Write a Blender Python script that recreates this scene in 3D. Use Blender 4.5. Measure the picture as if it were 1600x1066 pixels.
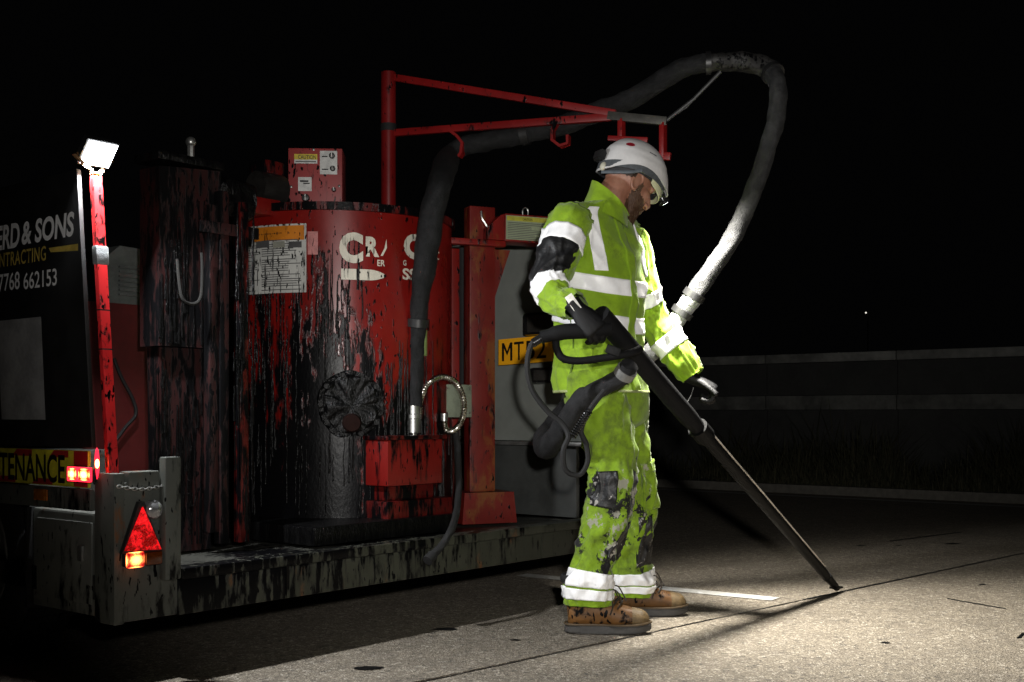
import bpy, bmesh, math, random
from mathutils import Vector, Matrix, noise
random.seed(7)
V = Vector; PI = math.pi; R = math.radians
for o in list(bpy.data.objects): bpy.data.objects.remove(o)
sc = bpy.context.scene; COL = sc.collection

# ------------------------------------------------------------------ camera, world, lights
FPX, HC = 1837.0, 0.8
cam = bpy.data.cameras.new('camera'); co = bpy.data.objects.new('camera', cam); COL.objects.link(co)
co.location = (0, 0, HC); co.rotation_euler = (PI/2, 0, 0)
cam.lens = 36*FPX/1600; cam.sensor_width = 36; cam.shift_y = 113/1600
cam.clip_start = 0.05; cam.clip_end = 2000
sc.camera = co
w = bpy.data.worlds.new('World'); sc.world = w; w.use_nodes = True
wn = w.node_tree.nodes; wb = wn['Background']
sky = wn.new('ShaderNodeTexSky'); sky.sky_type = 'NISHITA'; sky.sun_disc = False
sky.sun_elevation = R(-6); sky.sun_rotation = R(200)
w.node_tree.nodes.remove(sky); wb.inputs[0].default_value = (.0008,.0008,.00085,1); wb.inputs[1].default_value = 1.0
sc.view_settings.view_transform = 'Standard'; sc.view_settings.look = 'None'
sc.view_settings.exposure = 0; sc.view_settings.gamma = 1
sc.cycles.use_denoising = True
sc.cycles.max_bounces = 4
sc.cycles.sample_clamp_indirect = 3

def lamp(name, kind, loc, target, energy, color=(1,1,1), **kw):
    l = bpy.data.lights.new(name, kind); l.energy = energy; l.color = color
    for k, v in kw.items(): setattr(l, k, v)
    o = bpy.data.objects.new(name, l); COL.objects.link(o); o.location = loc
    o.rotation_euler = (V(target)-V(loc)).to_track_quat('-Z', 'Y').to_euler()
    return o
# the photographer's flash, a little right of and above the lens
lamp('camera_flash', 'SPOT', (0.17, -0.05, 1.06), (0.36, 4.4, 1.28), 470, (1.0, 0.97, 0.93), spot_size=R(61), spot_blend=1.0, shadow_soft_size=0.05)

# ------------------------------------------------------------------ frames and helpers
C = V((-1.133, 3.36, 0)); ANG = math.atan2(.775, .632)
T = V((math.cos(ANG), math.sin(ANG), 0)); L = V((-math.sin(ANG), math.cos(ANG), 0)); N = -L; UP = V((0,0,1))
def P(px, py, Y):                       # a point seen in direction (px,py) at depth Y
    return V(((px-800)/FPX*Y, Y, HC-(py-646)/FPX*Y))
def tw(t, s, z): return C + T*t + L*s + UP*z
def rear(px, py, s):                    # trailer coordinates of a direction on the plane s = const
    d = V(((px-800)/FPX, 1, -(py-646)/FPX)); Y = (s+C.dot(L))/d.dot(L)
    p = d*Y; p.z += HC; q = p-C
    return V((q.dot(T), s, p.z))
def side(px, py, t):
    d = V(((px-800)/FPX, 1, -(py-646)/FPX)); Y = (t+C.dot(T))/d.dot(T)
    p = d*Y; p.z += HC; q = p-C
    return V((t, q.dot(L), p.z))
TR = Matrix.Translation(C) @ Matrix.Rotation(ANG, 4, 'Z')
INV = {}
def empty(name, label, cat, mat=None, group=None):
    o = bpy.data.objects.new(name, None); COL.objects.link(o); o.empty_display_size = .1
    if mat is not None: o.matrix_world = mat
    INV[o.name] = (mat or Matrix()).inverted()
    o['label'] = label; o['category'] = cat
    if group: o['group'] = group
    return o
def obj(name, bm, mat, parent=None, smooth=40, world=False, label=None, cat=None, kind=None, group=None, mats=None):
    me = bpy.data.meshes.new(name)
    if world and parent is not None: bm.transform(INV[parent.name])
    bmesh.ops.recalc_face_normals(bm, faces=bm.faces)
    bm.to_mesh(me); bm.free()
    if smooth:
        me.shade_smooth()
        if smooth < 180: me.set_sharp_from_angle(angle=R(smooth))
    o = bpy.data.objects.new(name, me); COL.objects.link(o)
    for m in (mats or [mat]): me.materials.append(m)
    if parent is not None:
        o.parent = parent; INV[o.name] = INV[parent.name]
    else: INV[o.name] = Matrix()
    if label: o['label'] = label
    if cat: o['category'] = cat
    if kind: o['kind'] = kind
    if group: o['group'] = group
    return o
def nb(): return bmesh.new()
def box(bm, c, sz, rot=None, bev=0):
    r = bmesh.ops.create_cube(bm, size=1); vs = r['verts']
    bmesh.ops.scale(bm, vec=sz, verts=vs)
    if bev:
        es = list({e for v in vs for e in v.link_edges})
        rr = bmesh.ops.bevel(bm, geom=es, offset=bev, segments=2, affect='EDGES', profile=.6)
        vs = rr['verts'] if False else list({v for f in rr['faces'] for v in f.verts} | {v for v in vs if v.is_valid})
    if rot is not None: bmesh.ops.rotate(bm, cent=(0,0,0), matrix=rot, verts=vs)
    bmesh.ops.translate(bm, vec=c, verts=vs)
    return vs
def b2(bm, lo, hi, bev=0):
    lo = V(lo); hi = V(hi)
    return box(bm, (lo+hi)/2, hi-lo, None, bev)
def frame(d, ref=UP):
    d = d.normalized()
    if abs(d.dot(ref)) > .98: ref = V((1,0,0))
    a = ref.cross(d).normalized(); b = d.cross(a).normalized()
    return a, b
def cr(pts, n):                          # catmull-rom samples of a list of Vectors
    out = []; m = len(pts)
    for i in range(m-1):
        p0 = pts[max(i-1,0)]; p1 = pts[i]; p2 = pts[i+1]; p3 = pts[min(i+2,m-1)]
        for k in range(n):
            u = k/n
            out.append(.5*((2*p1)+(p2-p0)*u+(2*p0-5*p1+4*p2-p3)*u*u+(3*p1-p0-3*p2+p3)*u**3))
    out.append(pts[-1].copy()); return out
def tube(bm, pts, r, n=12, caps=True, jit=0, seed=0, flat=1.0):
    pts = [V(p) for p in pts]; rings = []; m = len(pts); a = None
    for i, p in enumerate(pts):
        d = (pts[min(i+1,m-1)]-pts[max(i-1,0)]).normalized()
        if a is None: a, b = frame(d)
        else:
            a = (a-d*a.dot(d)).normalized(); b = d.cross(a)
        rr = r(i/(m-1)) if callable(r) else r
        ring = []
        for k in range(n):
            v = 2*PI*k/n; q = a*math.cos(v)+b*math.sin(v)*flat
            f = rr
            if jit: f = rr*(1+jit*noise.noise(V((math.cos(v)*1.2+seed, math.sin(v)*1.2, i*.35))))
            ring.append(bm.verts.new(p+q*f))
        rings.append(ring)
    for i in range(m-1):
        for k in range(n):
            bm.faces.new((rings[i][k], rings[i][(k+1)%n], rings[i+1][(k+1)%n], rings[i+1][k]))
    if caps:
        bm.faces.new(rings[0][::-1]); bm.faces.new(rings[-1])
def cyl(bm, p0, p1, r, r1=None, n=24):
    p0 = V(p0); p1 = V(p1); r1 = r if r1 is None else r1
    tube(bm, [p0, p1], lambda u: r+(r1-r)*u, n)
def lathe(bm, prof, c=(0,0,0), n=48, axis=None, v0=0, v1=2*PI):
    c = V(c); ax = V(axis) if axis is not None else UP
    a, b = frame(ax, V((0,1,0)) if abs(ax.z) > .9 else UP)
    full = abs(v1-v0-2*PI) < 1e-6; cnt = n if full else n+1; rings = []
    for r, h in prof:
        rings.append([bm.verts.new(c+ax*h+(a*math.cos(v0+(v1-v0)*k/n)+b*math.sin(v0+(v1-v0)*k/n))*r) for k in range(cnt)])
    for i in range(len(prof)-1):
        for k in range(n):
            bm.faces.new((rings[i][k], rings[i][(k+1)%cnt], rings[i+1][(k+1)%cnt], rings[i+1][k]))
def prism(bm, poly, d):                  # planar polygon (list of Vectors) extruded by vector d
    d = V(d); a = [bm.verts.new(p) for p in poly]; b = [bm.verts.new(V(p)+d) for p in poly]; n = len(poly)
    bm.faces.new(a); bm.faces.new(b[::-1])
    for i in range(n): bm.faces.new((a[i], a[(i+1)%n], b[(i+1)%n], b[i]))
def sgp(x, e): return math.copysign(abs(x)**e, x)
class Loft:
    """rings: (centre, vec a, vec b, exponent); surface(u,v) with displacement"""
    def __init__(s, rings, disp=None):
        s.c = [V(r[0]) for r in rings]; s.a = [V(r[1]) for r in rings]; s.b = [V(r[2]) for r in rings]
        s.e = [r[3] if len(r) > 3 else 1.0 for r in rings]; s.disp = disp
        s.len = [0]
        for i in range(1, len(rings)): s.len.append(s.len[-1]+(s.c[i]-s.c[i-1]).length)
    def _i(s, arr, u):
        m = len(arr); x = max(0, min(1, u))*(m-1); i = min(int(x), m-2); f = x-i
        p0 = arr[max(i-1,0)]; p1 = arr[i]; p2 = arr[i+1]; p3 = arr[min(i+2,m-1)]
        return .5*((2*p1)+(p2-p0)*f+(2*p0-5*p1+4*p2-p3)*f*f+(3*p1-p0-3*p2+p3)*f**3)
    def pt(s, u, v, off=0):
        c = s._i(s.c, u); a = s._i(s.a, u); b = s._i(s.b, u); e = s._i(s.e, u)
        q = a*sgp(math.cos(v), e)+b*sgp(math.sin(v), e)
        m = (len(s.c)-1)*u; i = min(int(m), len(s.c)-2); l = s.len[i]+(s.len[i+1]-s.len[i])*(m-i)
        d = off+(s.disp(l, v) if s.disp else 0)
        return c+q+q.normalized()*d
    def mesh(s, bm, u0=0, u1=1, v0=0, v1=2*PI, nu=80, nv=56, off=0, cap=False, thick=0):
        full = abs(v1-v0-2*PI) < 1e-6
        cnt = nv if full else nv+1
        def grid(o): return [[bm.verts.new(s.pt(u0(k/nv)+(u1(k/nv)-u0(k/nv))*i/nu if callable(u0) else u0+(u1-u0)*i/nu, v0+(v1-v0)*k/nv, o)) for k in range(cnt)] for i in range(nu+1)]
        g = grid(off)
        for i in range(nu):
            for k in range(nv):
                bm.faces.new((g[i][k], g[i][(k+1)%cnt], g[i+1][(k+1)%cnt], g[i+1][k]))
        if cap: bm.faces.new(g[0][::-1]); bm.faces.new(g[-1])
        if thick:                         # edge skirt so a band has depth
            edges = []
            for i in (0, nu):
                inn = [bm.verts.new(s.pt((u0(k/nv) if i == 0 else u1(k/nv)) if callable(u0) else (u0 if i == 0 else u1), v0+(v1-v0)*k/nv, off-thick)) for k in range(cnt)]
                for k in range(nv): bm.faces.new((g[i][k], g[i][(k+1)%cnt], inn[(k+1)%cnt], inn[k]))
            if not full:
                for k in (0, nv):
                    inn = [bm.verts.new(s.pt((u0(k/nv)+(u1(k/nv)-u0(k/nv))*i/nu) if callable(u0) else u0+(u1-u0)*i/nu, v0+(v1-v0)*k/nv, off-thick)) for i in range(nu+1)]
                    for i in range(nu): bm.faces.new((g[i][k], g[i+1][k], inn[i+1], inn[i]))
def wrinkle(seed, amp, f=13, skew=1.2, lo=0.6):
    def d(l, v):
        c, s_ = math.cos(v), math.sin(v)
        a = noise.noise(V((c*1.1+seed, s_*1.1+seed*.7, l*f+skew*c)))
        b = noise.noise(V((c*2.3-seed, s_*2.3, l*f*2.2-skew*s_*2+9)))
        k = noise.noise(V((c*.8+seed*3, s_*.8, l*4)))
        rid = 1-abs(a)*2.4
        e = noise.noise(V((c*1.7+seed*2, s_*1.7-seed, l*f*.8+v*1.1*(1 if s_ > 0 else -1))))
        r2 = max(-.2, 1-abs(e)*4.5)
        return amp*(.8*max(-.4, rid)*(.5+.5*k+.3)+.13*b+lo*k+.42*r2-.55)
    return d
def remesh(bm, vox, smooth=8, fac=.5):
    me = bpy.data.meshes.new('tmp'); bm.to_mesh(me); bm.free()
    o = bpy.data.objects.new('tmp', me); COL.objects.link(o)
    m = o.modifiers.new('r', 'REMESH'); m.mode = 'VOXEL'; m.voxel_size = vox
    if smooth:
        m = o.modifiers.new('s', 'SMOOTH'); m.iterations = smooth; m.factor = fac
    dg = bpy.context.evaluated_depsgraph_get(); me2 = bpy.data.meshes.new_from_object(o.evaluated_get(dg))
    out = bmesh.new(); out.from_mesh(me2)
    bpy.data.objects.remove(o); bpy.data.meshes.remove(me); bpy.data.meshes.remove(me2)
    return out
def text_bm(s, size=1.0, bold=0.0, align='LEFT', shear=0, space=1.0, thick=0):
    cu = bpy.data.curves.new('tmp', 'FONT'); cu.body = s; cu.size = size; cu.offset = bold; cu.align_x = align
    cu.shear = shear; cu.space_character = space; cu.resolution_u = 4; cu.extrude = thick
    o = bpy.data.objects.new('tmp', cu); COL.objects.link(o)
    dg = bpy.context.evaluated_depsgraph_get(); me = bpy.data.meshes.new_from_object(o.evaluated_get(dg))
    bm = bmesh.new(); bm.from_mesh(me)
    bpy.data.objects.remove(o); bpy.data.curves.remove(cu); bpy.data.meshes.remove(me)
    return bm
def fit_text(s, w_, h_, bold=0.0, **k):  # text scaled into a w x h box with its lower left at the origin
    bm = text_bm(s, 1.0, bold, **k)
    xs = [v.co.x for v in bm.verts]; ys = [v.co.y for v in bm.verts]
    x0, x1, y0, y1 = min(xs), max(xs), min(ys), max(ys)
    for v in bm.verts:
        v.co.x = (v.co.x-x0)/(x1-x0)*w_; v.co.y = (v.co.y-y0)/(y1-y0)*h_
    return bm
def mapped(bm, fn):
    for v in bm.verts: v.co = fn(v.co.x, v.co.y)
    return bm
def quad(bm, a, b, c, d): bm.faces.new([bm.verts.new(p) for p in (a,b,c,d)])

# ------------------------------------------------------------------ materials
class NT:
    def __init__(s, name):
        s.m = bpy.data.materials.new(name); s.m.use_nodes = True; s.t = s.m.node_tree
        s.b = s.t.nodes['Principled BSDF']; s.tc = s.t.nodes.new('ShaderNodeTexCoord')
    def n(s, typ, **k):
        x = s.t.nodes.new(typ)
        for a, v in k.items():
            if a.startswith('i_'):
                nm = a[2:]; nm = int(nm) if nm.isdigit() else nm.replace('_', ' ')
                s.put(x.inputs[nm], v)
            else: setattr(x, a, v)
        return x
    def put(s, inp, v):
        if hasattr(v, 'is_output') or hasattr(v, 'links') and hasattr(v, 'node'): s.t.links.new(v, inp)
        else: inp.default_value = v
    def math(s, op, a, b=0.0, c=None, clamp=False):
        x = s.t.nodes.new('ShaderNodeMath'); x.operation = op; x.use_clamp = clamp
        s.put(x.inputs[0], a); s.put(x.inputs[1], b)
        if c is not None: s.put(x.inputs[2], c)
        return x.outputs[0]
    def map(s, scale, loc=(0,0,0), rot=(0,0,0), src=None):
        x = s.t.nodes.new('ShaderNodeMapping'); s.t.links.new(src or s.tc.outputs['Object'], x.inputs[0])
        x.inputs['Scale'].default_value = scale; x.inputs['Location'].default_value = loc; x.inputs['Rotation'].default_value = rot
        return x.outputs[0]
    def noise(s, scale=(1,1,1), sc=1.0, det=4, rough=.55, loc=(0,0,0), dist=0):
        x = s.t.nodes.new('ShaderNodeTexNoise'); s.t.links.new(s.map(scale, loc), x.inputs['Vector'])
        x.inputs['Scale'].default_value = sc; x.inputs['Detail'].default_value = det; x.inputs['Roughness'].default_value = rough
        x.inputs['Distortion'].default_value = dist
        return x.outputs[0]
    def step(s, v, lo, hi, a=0.0, b=1.0):
        x = s.t.nodes.new('ShaderNodeMapRange'); x.interpolation_type = 'SMOOTHSTEP'
        s.put(x.inputs[0], v)
        for i, q in enumerate((lo, hi, a, b)): s.put(x.inputs[i+1], q)
        return x.outputs[0]
    def mix(s, f, a, b):
        x = s.t.nodes.new('ShaderNodeMix'); x.data_type = 'RGBA'
        s.put(x.inputs[0], f)
        for i, q in ((6, a), (7, b)):
            if isinstance(q, tuple) and len(q) == 3: q = q+(1,)
            s.put(x.inputs[i], q)
        return x.outputs[2]
    def set(s, **k):
        for a, v in k.items():
            inp = s.b.inputs[a.replace('_', ' ')]
            if isinstance(v, tuple) and len(v) == 3: v = v+(1,)
            s.put(inp, v)
        return s.m
    def bump(s, h, st=.3, dist=.01):
        x = s.t.nodes.new('ShaderNodeBump'); s.put(x.inputs['Height'], h)
        x.inputs['Strength'].default_value = st; x.inputs['Distance'].default_value = dist
        s.t.links.new(x.outputs[0], s.b.inputs['Normal'])
MC = {}
def plain(name, col, rough=.5, metal=0, var=.25, sc=12, bump=.1, spec=.5):
    if name in MC: return MC[name]
    n = NT(name); f = n.noise(sc=sc, det=5)
    g = n.noise(sc=sc*6, det=3)
    ff = n.math('MULTIPLY_ADD', f, .7, n.math('MULTIPLY', g, .3))
    c = n.mix(n.step(ff, .3, .7), tuple(x*(1-var) for x in col), tuple(min(1, x*(1+var)) for x in col))
    n.set(Base_Color=c, Roughness=n.math('MULTIPLY_ADD', f, .3, rough-.15), Metallic=metal, Specular_IOR_Level=spec)
    if bump: n.bump(g, bump, .004)
    MC[name] = n.m; return n.m
TARC = (.0025, .0025, .003)
def tarred(name, col, amount=0.0, gt=0.0, gs=0.0, gz=0.0, z0=.9, t0=1.3, s0=.5, streak=(9,9,1.5), speck=.5, rough=.35, metal=0, rust=0, scale=1.0, fade=.3, tarrough=.33):
    """paint with tar runs; amount raises the cover, gt/gs/gz slope it along the trailer's axes"""
    if name in MC: return MC[name]
    n = NT(name); x = n.n('ShaderNodeSeparateXYZ', i_0=n.tc.outputs['Object'])
    f = n.noise(tuple(q*scale for q in streak), 1, 7, .62, dist=.4)
    f2 = n.noise((45*scale,45*scale,14*scale), 1, 4, .6)
    bias = n.math('MULTIPLY_ADD', n.math('SUBTRACT', x.outputs[2], z0), gz, amount)
    bias = n.math('MULTIPLY_ADD', n.math('SUBTRACT', x.outputs[0], t0), gt, bias)
    bias = n.math('MULTIPLY_ADD', n.math('SUBTRACT', x.outputs[1], s0), gs, bias)
    v = n.math('ADD', n.math('MULTIPLY_ADD', n.math('SUBTRACT', f2, .5), .55, f), bias)
    m1 = n.step(v, .585, .665)
    sp = n.noise((70*scale,70*scale,26*scale), 1, 2, .5, loc=(3,1,7))
    reg = n.noise((6,6,4), 1, 3, .6, loc=(8,2,3))
    m2 = n.step(n.math('MULTIPLY_ADD', n.math('SUBTRACT', reg, .5), .35, n.math('MULTIPLY_ADD', bias, .2, sp)), .73-.1*speck, .755-.1*speck)
    mask = n.math('MAXIMUM', m1, m2)
    fd = n.noise((5,5,3), 1, 5, .6, loc=(1,5,2))
    c = n.mix(n.step(fd, .35, .7), tuple(q*(1-fade) for q in col), col)
    if rust:
        rr = n.step(n.noise((7,7,3), 1, 8, .7, loc=(4,4,4)), .62-.14*rust, .7-.12*rust)
        c = n.mix(n.math('MULTIPLY', rr, .8), c, (.16,.055,.012))
    # thin brown film round the runs
    film = n.step(v, .52, .62)
    c = n.mix(n.math('MULTIPLY', film, .75), c, tuple(q*.22 for q in col))
    c = n.mix(mask, c, TARC)
    n.set(Base_Color=c, Roughness=n.math('MULTIPLY_ADD', mask, tarrough-rough, n.math('MULTIPLY_ADD', fd, .3, rough-.15)), Metallic=metal, Specular_IOR_Level=n.math('MULTIPLY_ADD', mask, -.30, .42))
    fine = n.noise((90,90,50), 1, 3, .6, loc=(2,2,2))
    n.bump(n.math('ADD', n.math('MULTIPLY', mask, .5), n.math('MULTIPLY', n.math('MULTIPLY', fine, mask), .6)), .35, .004)
    MC[name] = n.m; return n.m
def glowlens(name, hot, cold, st):
    if name in MC: return MC[name]
    n = NT(name); MC[name] = n.m; x = n.n('ShaderNodeVectorMath', operation='DISTANCE', i_0=n.tc.outputs['Generated'], i_1=(.5,.5,.5)).outputs['Value']
    q = n.noise(sc=220, det=2); d = n.math('MULTIPLY_ADD', q, .12, n.math('SUBTRACT', x, .06)); k = n.step(d, .50, .74, 1.0, 0.0)
    n.set(Base_Color=(.3,.0,.0), Roughness=.2, Emission_Color=n.mix(k, cold, hot), Emission_Strength=n.math('MULTIPLY_ADD', n.math('MULTIPLY', k, k), st, .5)); return n.m
def emit(name, col, st, base=(.02,.02,.02), rough=.2):
    if name in MC: return MC[name]
    n = NT(name); MC[name] = n.m
    n.set(Base_Color=base, Roughness=rough, Emission_Color=col, Emission_Strength=st); return n.m
RED = (.20, .007, .005)
def onp(M, px, py, s=0.0):              # where a viewing direction meets the plane y = s of frame M (local point)
    MI_ = M.inverted(); o = MI_ @ V((0,0,HC)); d = MI_.to_3x3() @ V(((px-800)/FPX, 1, -(py-646)/FPX)); k = (s-o.y)/d.y
    return o+d*k
def objf(name, bm, mat, parent, M, **k):
    bm.transform(M); return obj(name, bm, mat, parent, world=True, **k)
# ------------------------------------------------------------------ the setting
def concrete():
    n = NT('exposed_concrete')
    def vor(s, loc=(0,0,0)):
        x = n.t.nodes.new('ShaderNodeTexVoronoi'); n.t.links.new(n.map((1,1,1), loc), x.inputs['Vector']); x.inputs['Scale'].default_value = s; return x
    v1 = vor(150); v2 = vor(70, (3,1,0))
    big = n.noise(sc=.9, det=6, rough=.65); mid = n.noise(sc=7, det=6, rough=.6); fine = n.noise(sc=220, det=3)
    r1 = n.n('ShaderNodeSeparateColor', i_0=v1.outputs['Color']).outputs[0]
    r2 = n.n('ShaderNodeSeparateColor', i_0=v2.outputs['Color']).outputs[0]
    c = n.mix(n.step(r1, 0, 1), (.15,.125,.095), (.40,.345,.265))
    c = n.mix(n.step(r2, .78, .9), c, (.50,.45,.37))
    c = n.mix(n.step(r2, .17, .05), c, (.055,.05,.045))
    c = n.mix(n.step(v1.outputs['Distance'], .25, .7), c, (.17,.145,.11))
    c = n.mix(n.math('MULTIPLY', n.step(mid, .45, .7), .35), c, (.12,.10,.08))
    c = n.mix(n.math('MULTIPLY', n.step(big, .5, .72), .45), c, (.11,.095,.075))
    sp = n.noise(sc=9, det=5, rough=.7, loc=(5,3,0))
    c = n.mix(n.step(sp, .755, .775), c, (.02,.018,.016))
    n.set(Base_Color=c, Roughness=.82, Specular_IOR_Level=.35)
    h = n.math('ADD', n.math('MULTIPLY', v1.outputs['Distance'], -.7), n.math('MULTIPLY', fine, .5))
    n.bump(n.math('ADD', h, n.math('MULTIPLY', r2, .25)), .9, .006)
    return n.m
M_con = concrete()
M_tarflat = plain('sealant_black', (.006,.006,.006), .35, var=.3, sc=30, bump=.4)
bm = nb(); quad(bm, (-300,-120,-.03), (400,-120,-.03), (400,600,-.03), (-300,600,-.03))
obj('ground', bm, plain('dark_subsoil', (.03,.026,.02), .9), smooth=0, kind='structure')
def g(px, py): return P(px, py, HC*FPX/(py-646))
J0, J1 = g(690,1060), g(1310,926); J2 = g(1600, 866)
jd = (J2-J0).normalized(); jn = V((-jd.y, jd.x, 0))            # along and across the transverse joint
Jm = J1
K0, K1 = g(1322, 924), g(1600, 947); kd = (K1-K0).normalized()   # the crack
edgeD = (tw(8.9, 4, 0)-tw(8.86, 0, 0)).normalized()
road = bpy.data.objects.new('road', None)
bm = nb(); quad(bm, (-60,-30,-.02), (120,-30,-.02), (120,200,-.02), (-60,200,-.02))
road = obj('road', bm, M_tarflat, smooth=0, kind='structure')
def slab(poly):
    """poly: ordered ground points; edges get ragged where they are short enough to see"""
    pts = []
    n = len(poly)
    for i in range(n):
        a, b, rag = poly[i][0], poly[(i+1)%n][0], poly[i][1]
        k = int((b-a).length/.02) if rag else 1
        nr = V((-(b-a).y, (b-a).x, 0)).normalized()
        for j in range(k):
            p = a+(b-a)*j/k
            if rag and j: p += nr*(.004*noise.noise(p*22)+.005*noise.noise(p*5))
            pts.append(V((p.x, p.y, 0)))
    bm = nb(); prism(bm, pts, (0,0,-.018))
    bmesh.ops.triangulate(bm, faces=[f for f in bm.faces if len(f.verts) > 4])
    return obj('concrete_slab', bm, M_con, road, smooth=0)
def on(p, off): return p+jn*off
gap = .007
A = Jm-jd*5.5; B = Jm+jd*9
Kj = K0+ (Jm-K0).dot(jn)*jn
# far bays, two of them along the road, and the near bay split by the long crack
far_d = (L*1.0).normalized()
slab([(on(A,gap),True),(on(B,gap),False),(on(B,5.0),False),(on(A,5.0),False)])
slab([(on(A,5.02),False),(on(B,5.02),False),(on(B,10),False),(on(A,10),False)])
slab([(on(A,10.02),False),(on(B,10.02),False),(on(B,40),False),(on(A,40),False)])
ke = K0+kd*6; kn = V((-kd.y, kd.x, 0))
slab([(on(A,-6),False),(ke+V((0,0,0))-kn*.003,True),(on(Kj,-gap)-jd*.0015,True),(on(A,-gap),False)])
slab([(on(Kj,-gap)+jd*.0015,True),(ke+kn*.0015,False),(on(B,-6),False),(on(B,-gap),True)])
# fresh sealant bead lying in the joint right of the wand's tip
bm = nb()
def bead(a, b, wd, seed, k=60, h=.004):
    d = (b-a); nrm = V((-d.y, d.x, 0)).normalized(); prev = None
    for i in range(k+1):
        p = a+d*i/k; q = wd*(.55+.45*abs(noise.noise(V((i*.31, seed, 0)))))*(1 if .03 < i/k < .97 else .35)
        c = nrm*.004*noise.noise(V((i*.2, seed, 5)))
        row = [bm.verts.new(p+c+nrm*q+UP*.0012), bm.verts.new(p+c+UP*h), bm.verts.new(p+c-nrm*q+UP*.0012)]
        if prev:
            for j in (0,1): bm.faces.new((prev[j], prev[j+1], row[j+1], row[j]))
        prev = row
bead(J1-jd*.30, J1+jd*1.0, .016, 1); bead(J1+jd*1.0, J1+jd*3.2, .010, 2, 90)
bead(g(1480,936), g(1572,952), .009, 4, 30); bead(J0-jd*.3, J1-jd*.3, .007, 5, 120, .002)
bead(g(1390,846), g(1500,832), .02, 6, 30, .004); bead(g(1590,998), g(1600,990), .012, 7, 12)
obj('joint_sealant', bm, M_tarflat, road, smooth=30, label='black rubbery sealant bead along the slab joint')
bm = nb()
for px, py, r_ in ((697,984,.028),(575,1045,.03),(1488,850,.03),(1345,853,.02),(1404,853,.015),(805,1001,.012),(1535,914,.012),(1383,1005,.012)):
    p = g(px, py); ring = [bm.verts.new(p+V((math.cos(a)*r_*(1.6+.7*noise.noise(V((a,px,0)))), math.sin(a)*r_*(.9+.5*noise.noise(V((a,py,0)))), .0025))) for a in [2*PI*k/14 for k in range(14)]]
    c = bm.verts.new(p+UP*.006)
    for k in range(14): bm.faces.new((ring[k], ring[(k+1)%14], c))
obj('tar_drip', bm, M_tarflat, road, smooth=60)
# painted lines
def worn_white(name):
    n = NT(name); f = n.noise(sc=40, det=6, rough=.7); b_ = n.noise(sc=5, det=4)
    wv = n.step(n.math('MULTIPLY_ADD', b_, .4, f), .55, .75)
    n.set(Base_Color=n.mix(n.math('MULTIPLY', wv, .55), (.62,.62,.60), (.28,.26,.22)), Roughness=.7); n.bump(f, .5, .003); return n.m
M_line = worn_white('worn_road_paint')
def line(a, b, wd, name, label):
    bm = nb(); d = (b-a).normalized(); nr = V((-d.y, d.x, 0))*wd/2; n = max(8, int((b-a).length/.04)); n = min(n, 160); pv = None
    for i in range(n+1):
        p = a+(b-a)*i/n; j1 = .004*noise.noise(p*30); j2 = .004*noise.noise(p*30+V((9,9,9)))
        q = [bm.verts.new(p+nr*(1+j1*20)+UP*.003), bm.verts.new(p-nr*(1+j2*20)+UP*.003)]
        if pv: bm.faces.new((pv[0], pv[1], q[1], q[0]))
        pv = q
    return obj(name, bm, M_line, road, smooth=0, label=label)
a_, b_ = g(1212,937), g(815,899)
line(a_, b_, .10, 'lane_marking', 'white dashed lane line')
kerbT = 8.75
def edge(t, s): return tw(t, s, 0)
line(edge(8.62,-6), edge(8.70,22), .13, 'edge_line', 'worn white edge line by the verge')
bm = nb()
prism(bm, [edge(8.98,-8), edge(9.06,30), edge(9.18,30), edge(9.10,-8)], (0,0,.085))
obj('kerb', bm, plain('old_kerb', (.14,.13,.11), .8, sc=20), kind='structure', smooth=0)
bm = nb(); q = [edge(9.1,-10), edge(9.18,32), edge(40,32), edge(40,-10)]
for p in q: p.z = .07
q[2].z = q[3].z = .3
quad(bm, *q); obj('verge', bm, plain('verge_soil', (.035,.032,.018), .95, sc=3), kind='structure', smooth=0)
n_ = NT('dry_grass'); hi = n_.n('ShaderNodeNewGeometry').outputs['Random Per Island']
n_.set(Base_Color=n_.mix(hi, (.022,.026,.009), (.065,.058,.028)), Roughness=.8)
bm = nb(); rg = random.Random(3)
for i in range(42000):
    t = 9.2+abs(rg.gauss(0, .8)); t = min(t, 11.2); s = rg.uniform(-3.2, 8.5)
    cl = noise.noise(V((t*1.3, s*1.3, 0)))
    if rg.random() > .6+cl: continue
    h = (.04+.26*rg.random()**3)*(1+3.2*max(0, cl+.05))*(.35+.85*min(1, (t-9.2)/.9)); a = rg.uniform(0, 6.28)
    p = edge(t+.01*s*0, s); p.z = .07
    d = V((math.cos(a), math.sin(a), 0)); wv = V((-d.y, d.x, 0))*.006
    top = p+d*h*rg.uniform(.15,1.1)+UP*h; mid = p+(top-p)*.5+UP*h*.12
    v = [bm.verts.new(p-wv), bm.verts.new(p+wv), bm.verts.new(mid+wv*.8), bm.verts.new(mid-wv*.8), bm.verts.new(top)]
    bm.faces.new(v[:4]); bm.faces.new((v[3], v[2], v[4]))
obj('grass', bm, n_.m, smooth=0, kind='stuff', label='rough unmown grass on the dark verge', cat='grass')
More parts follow.
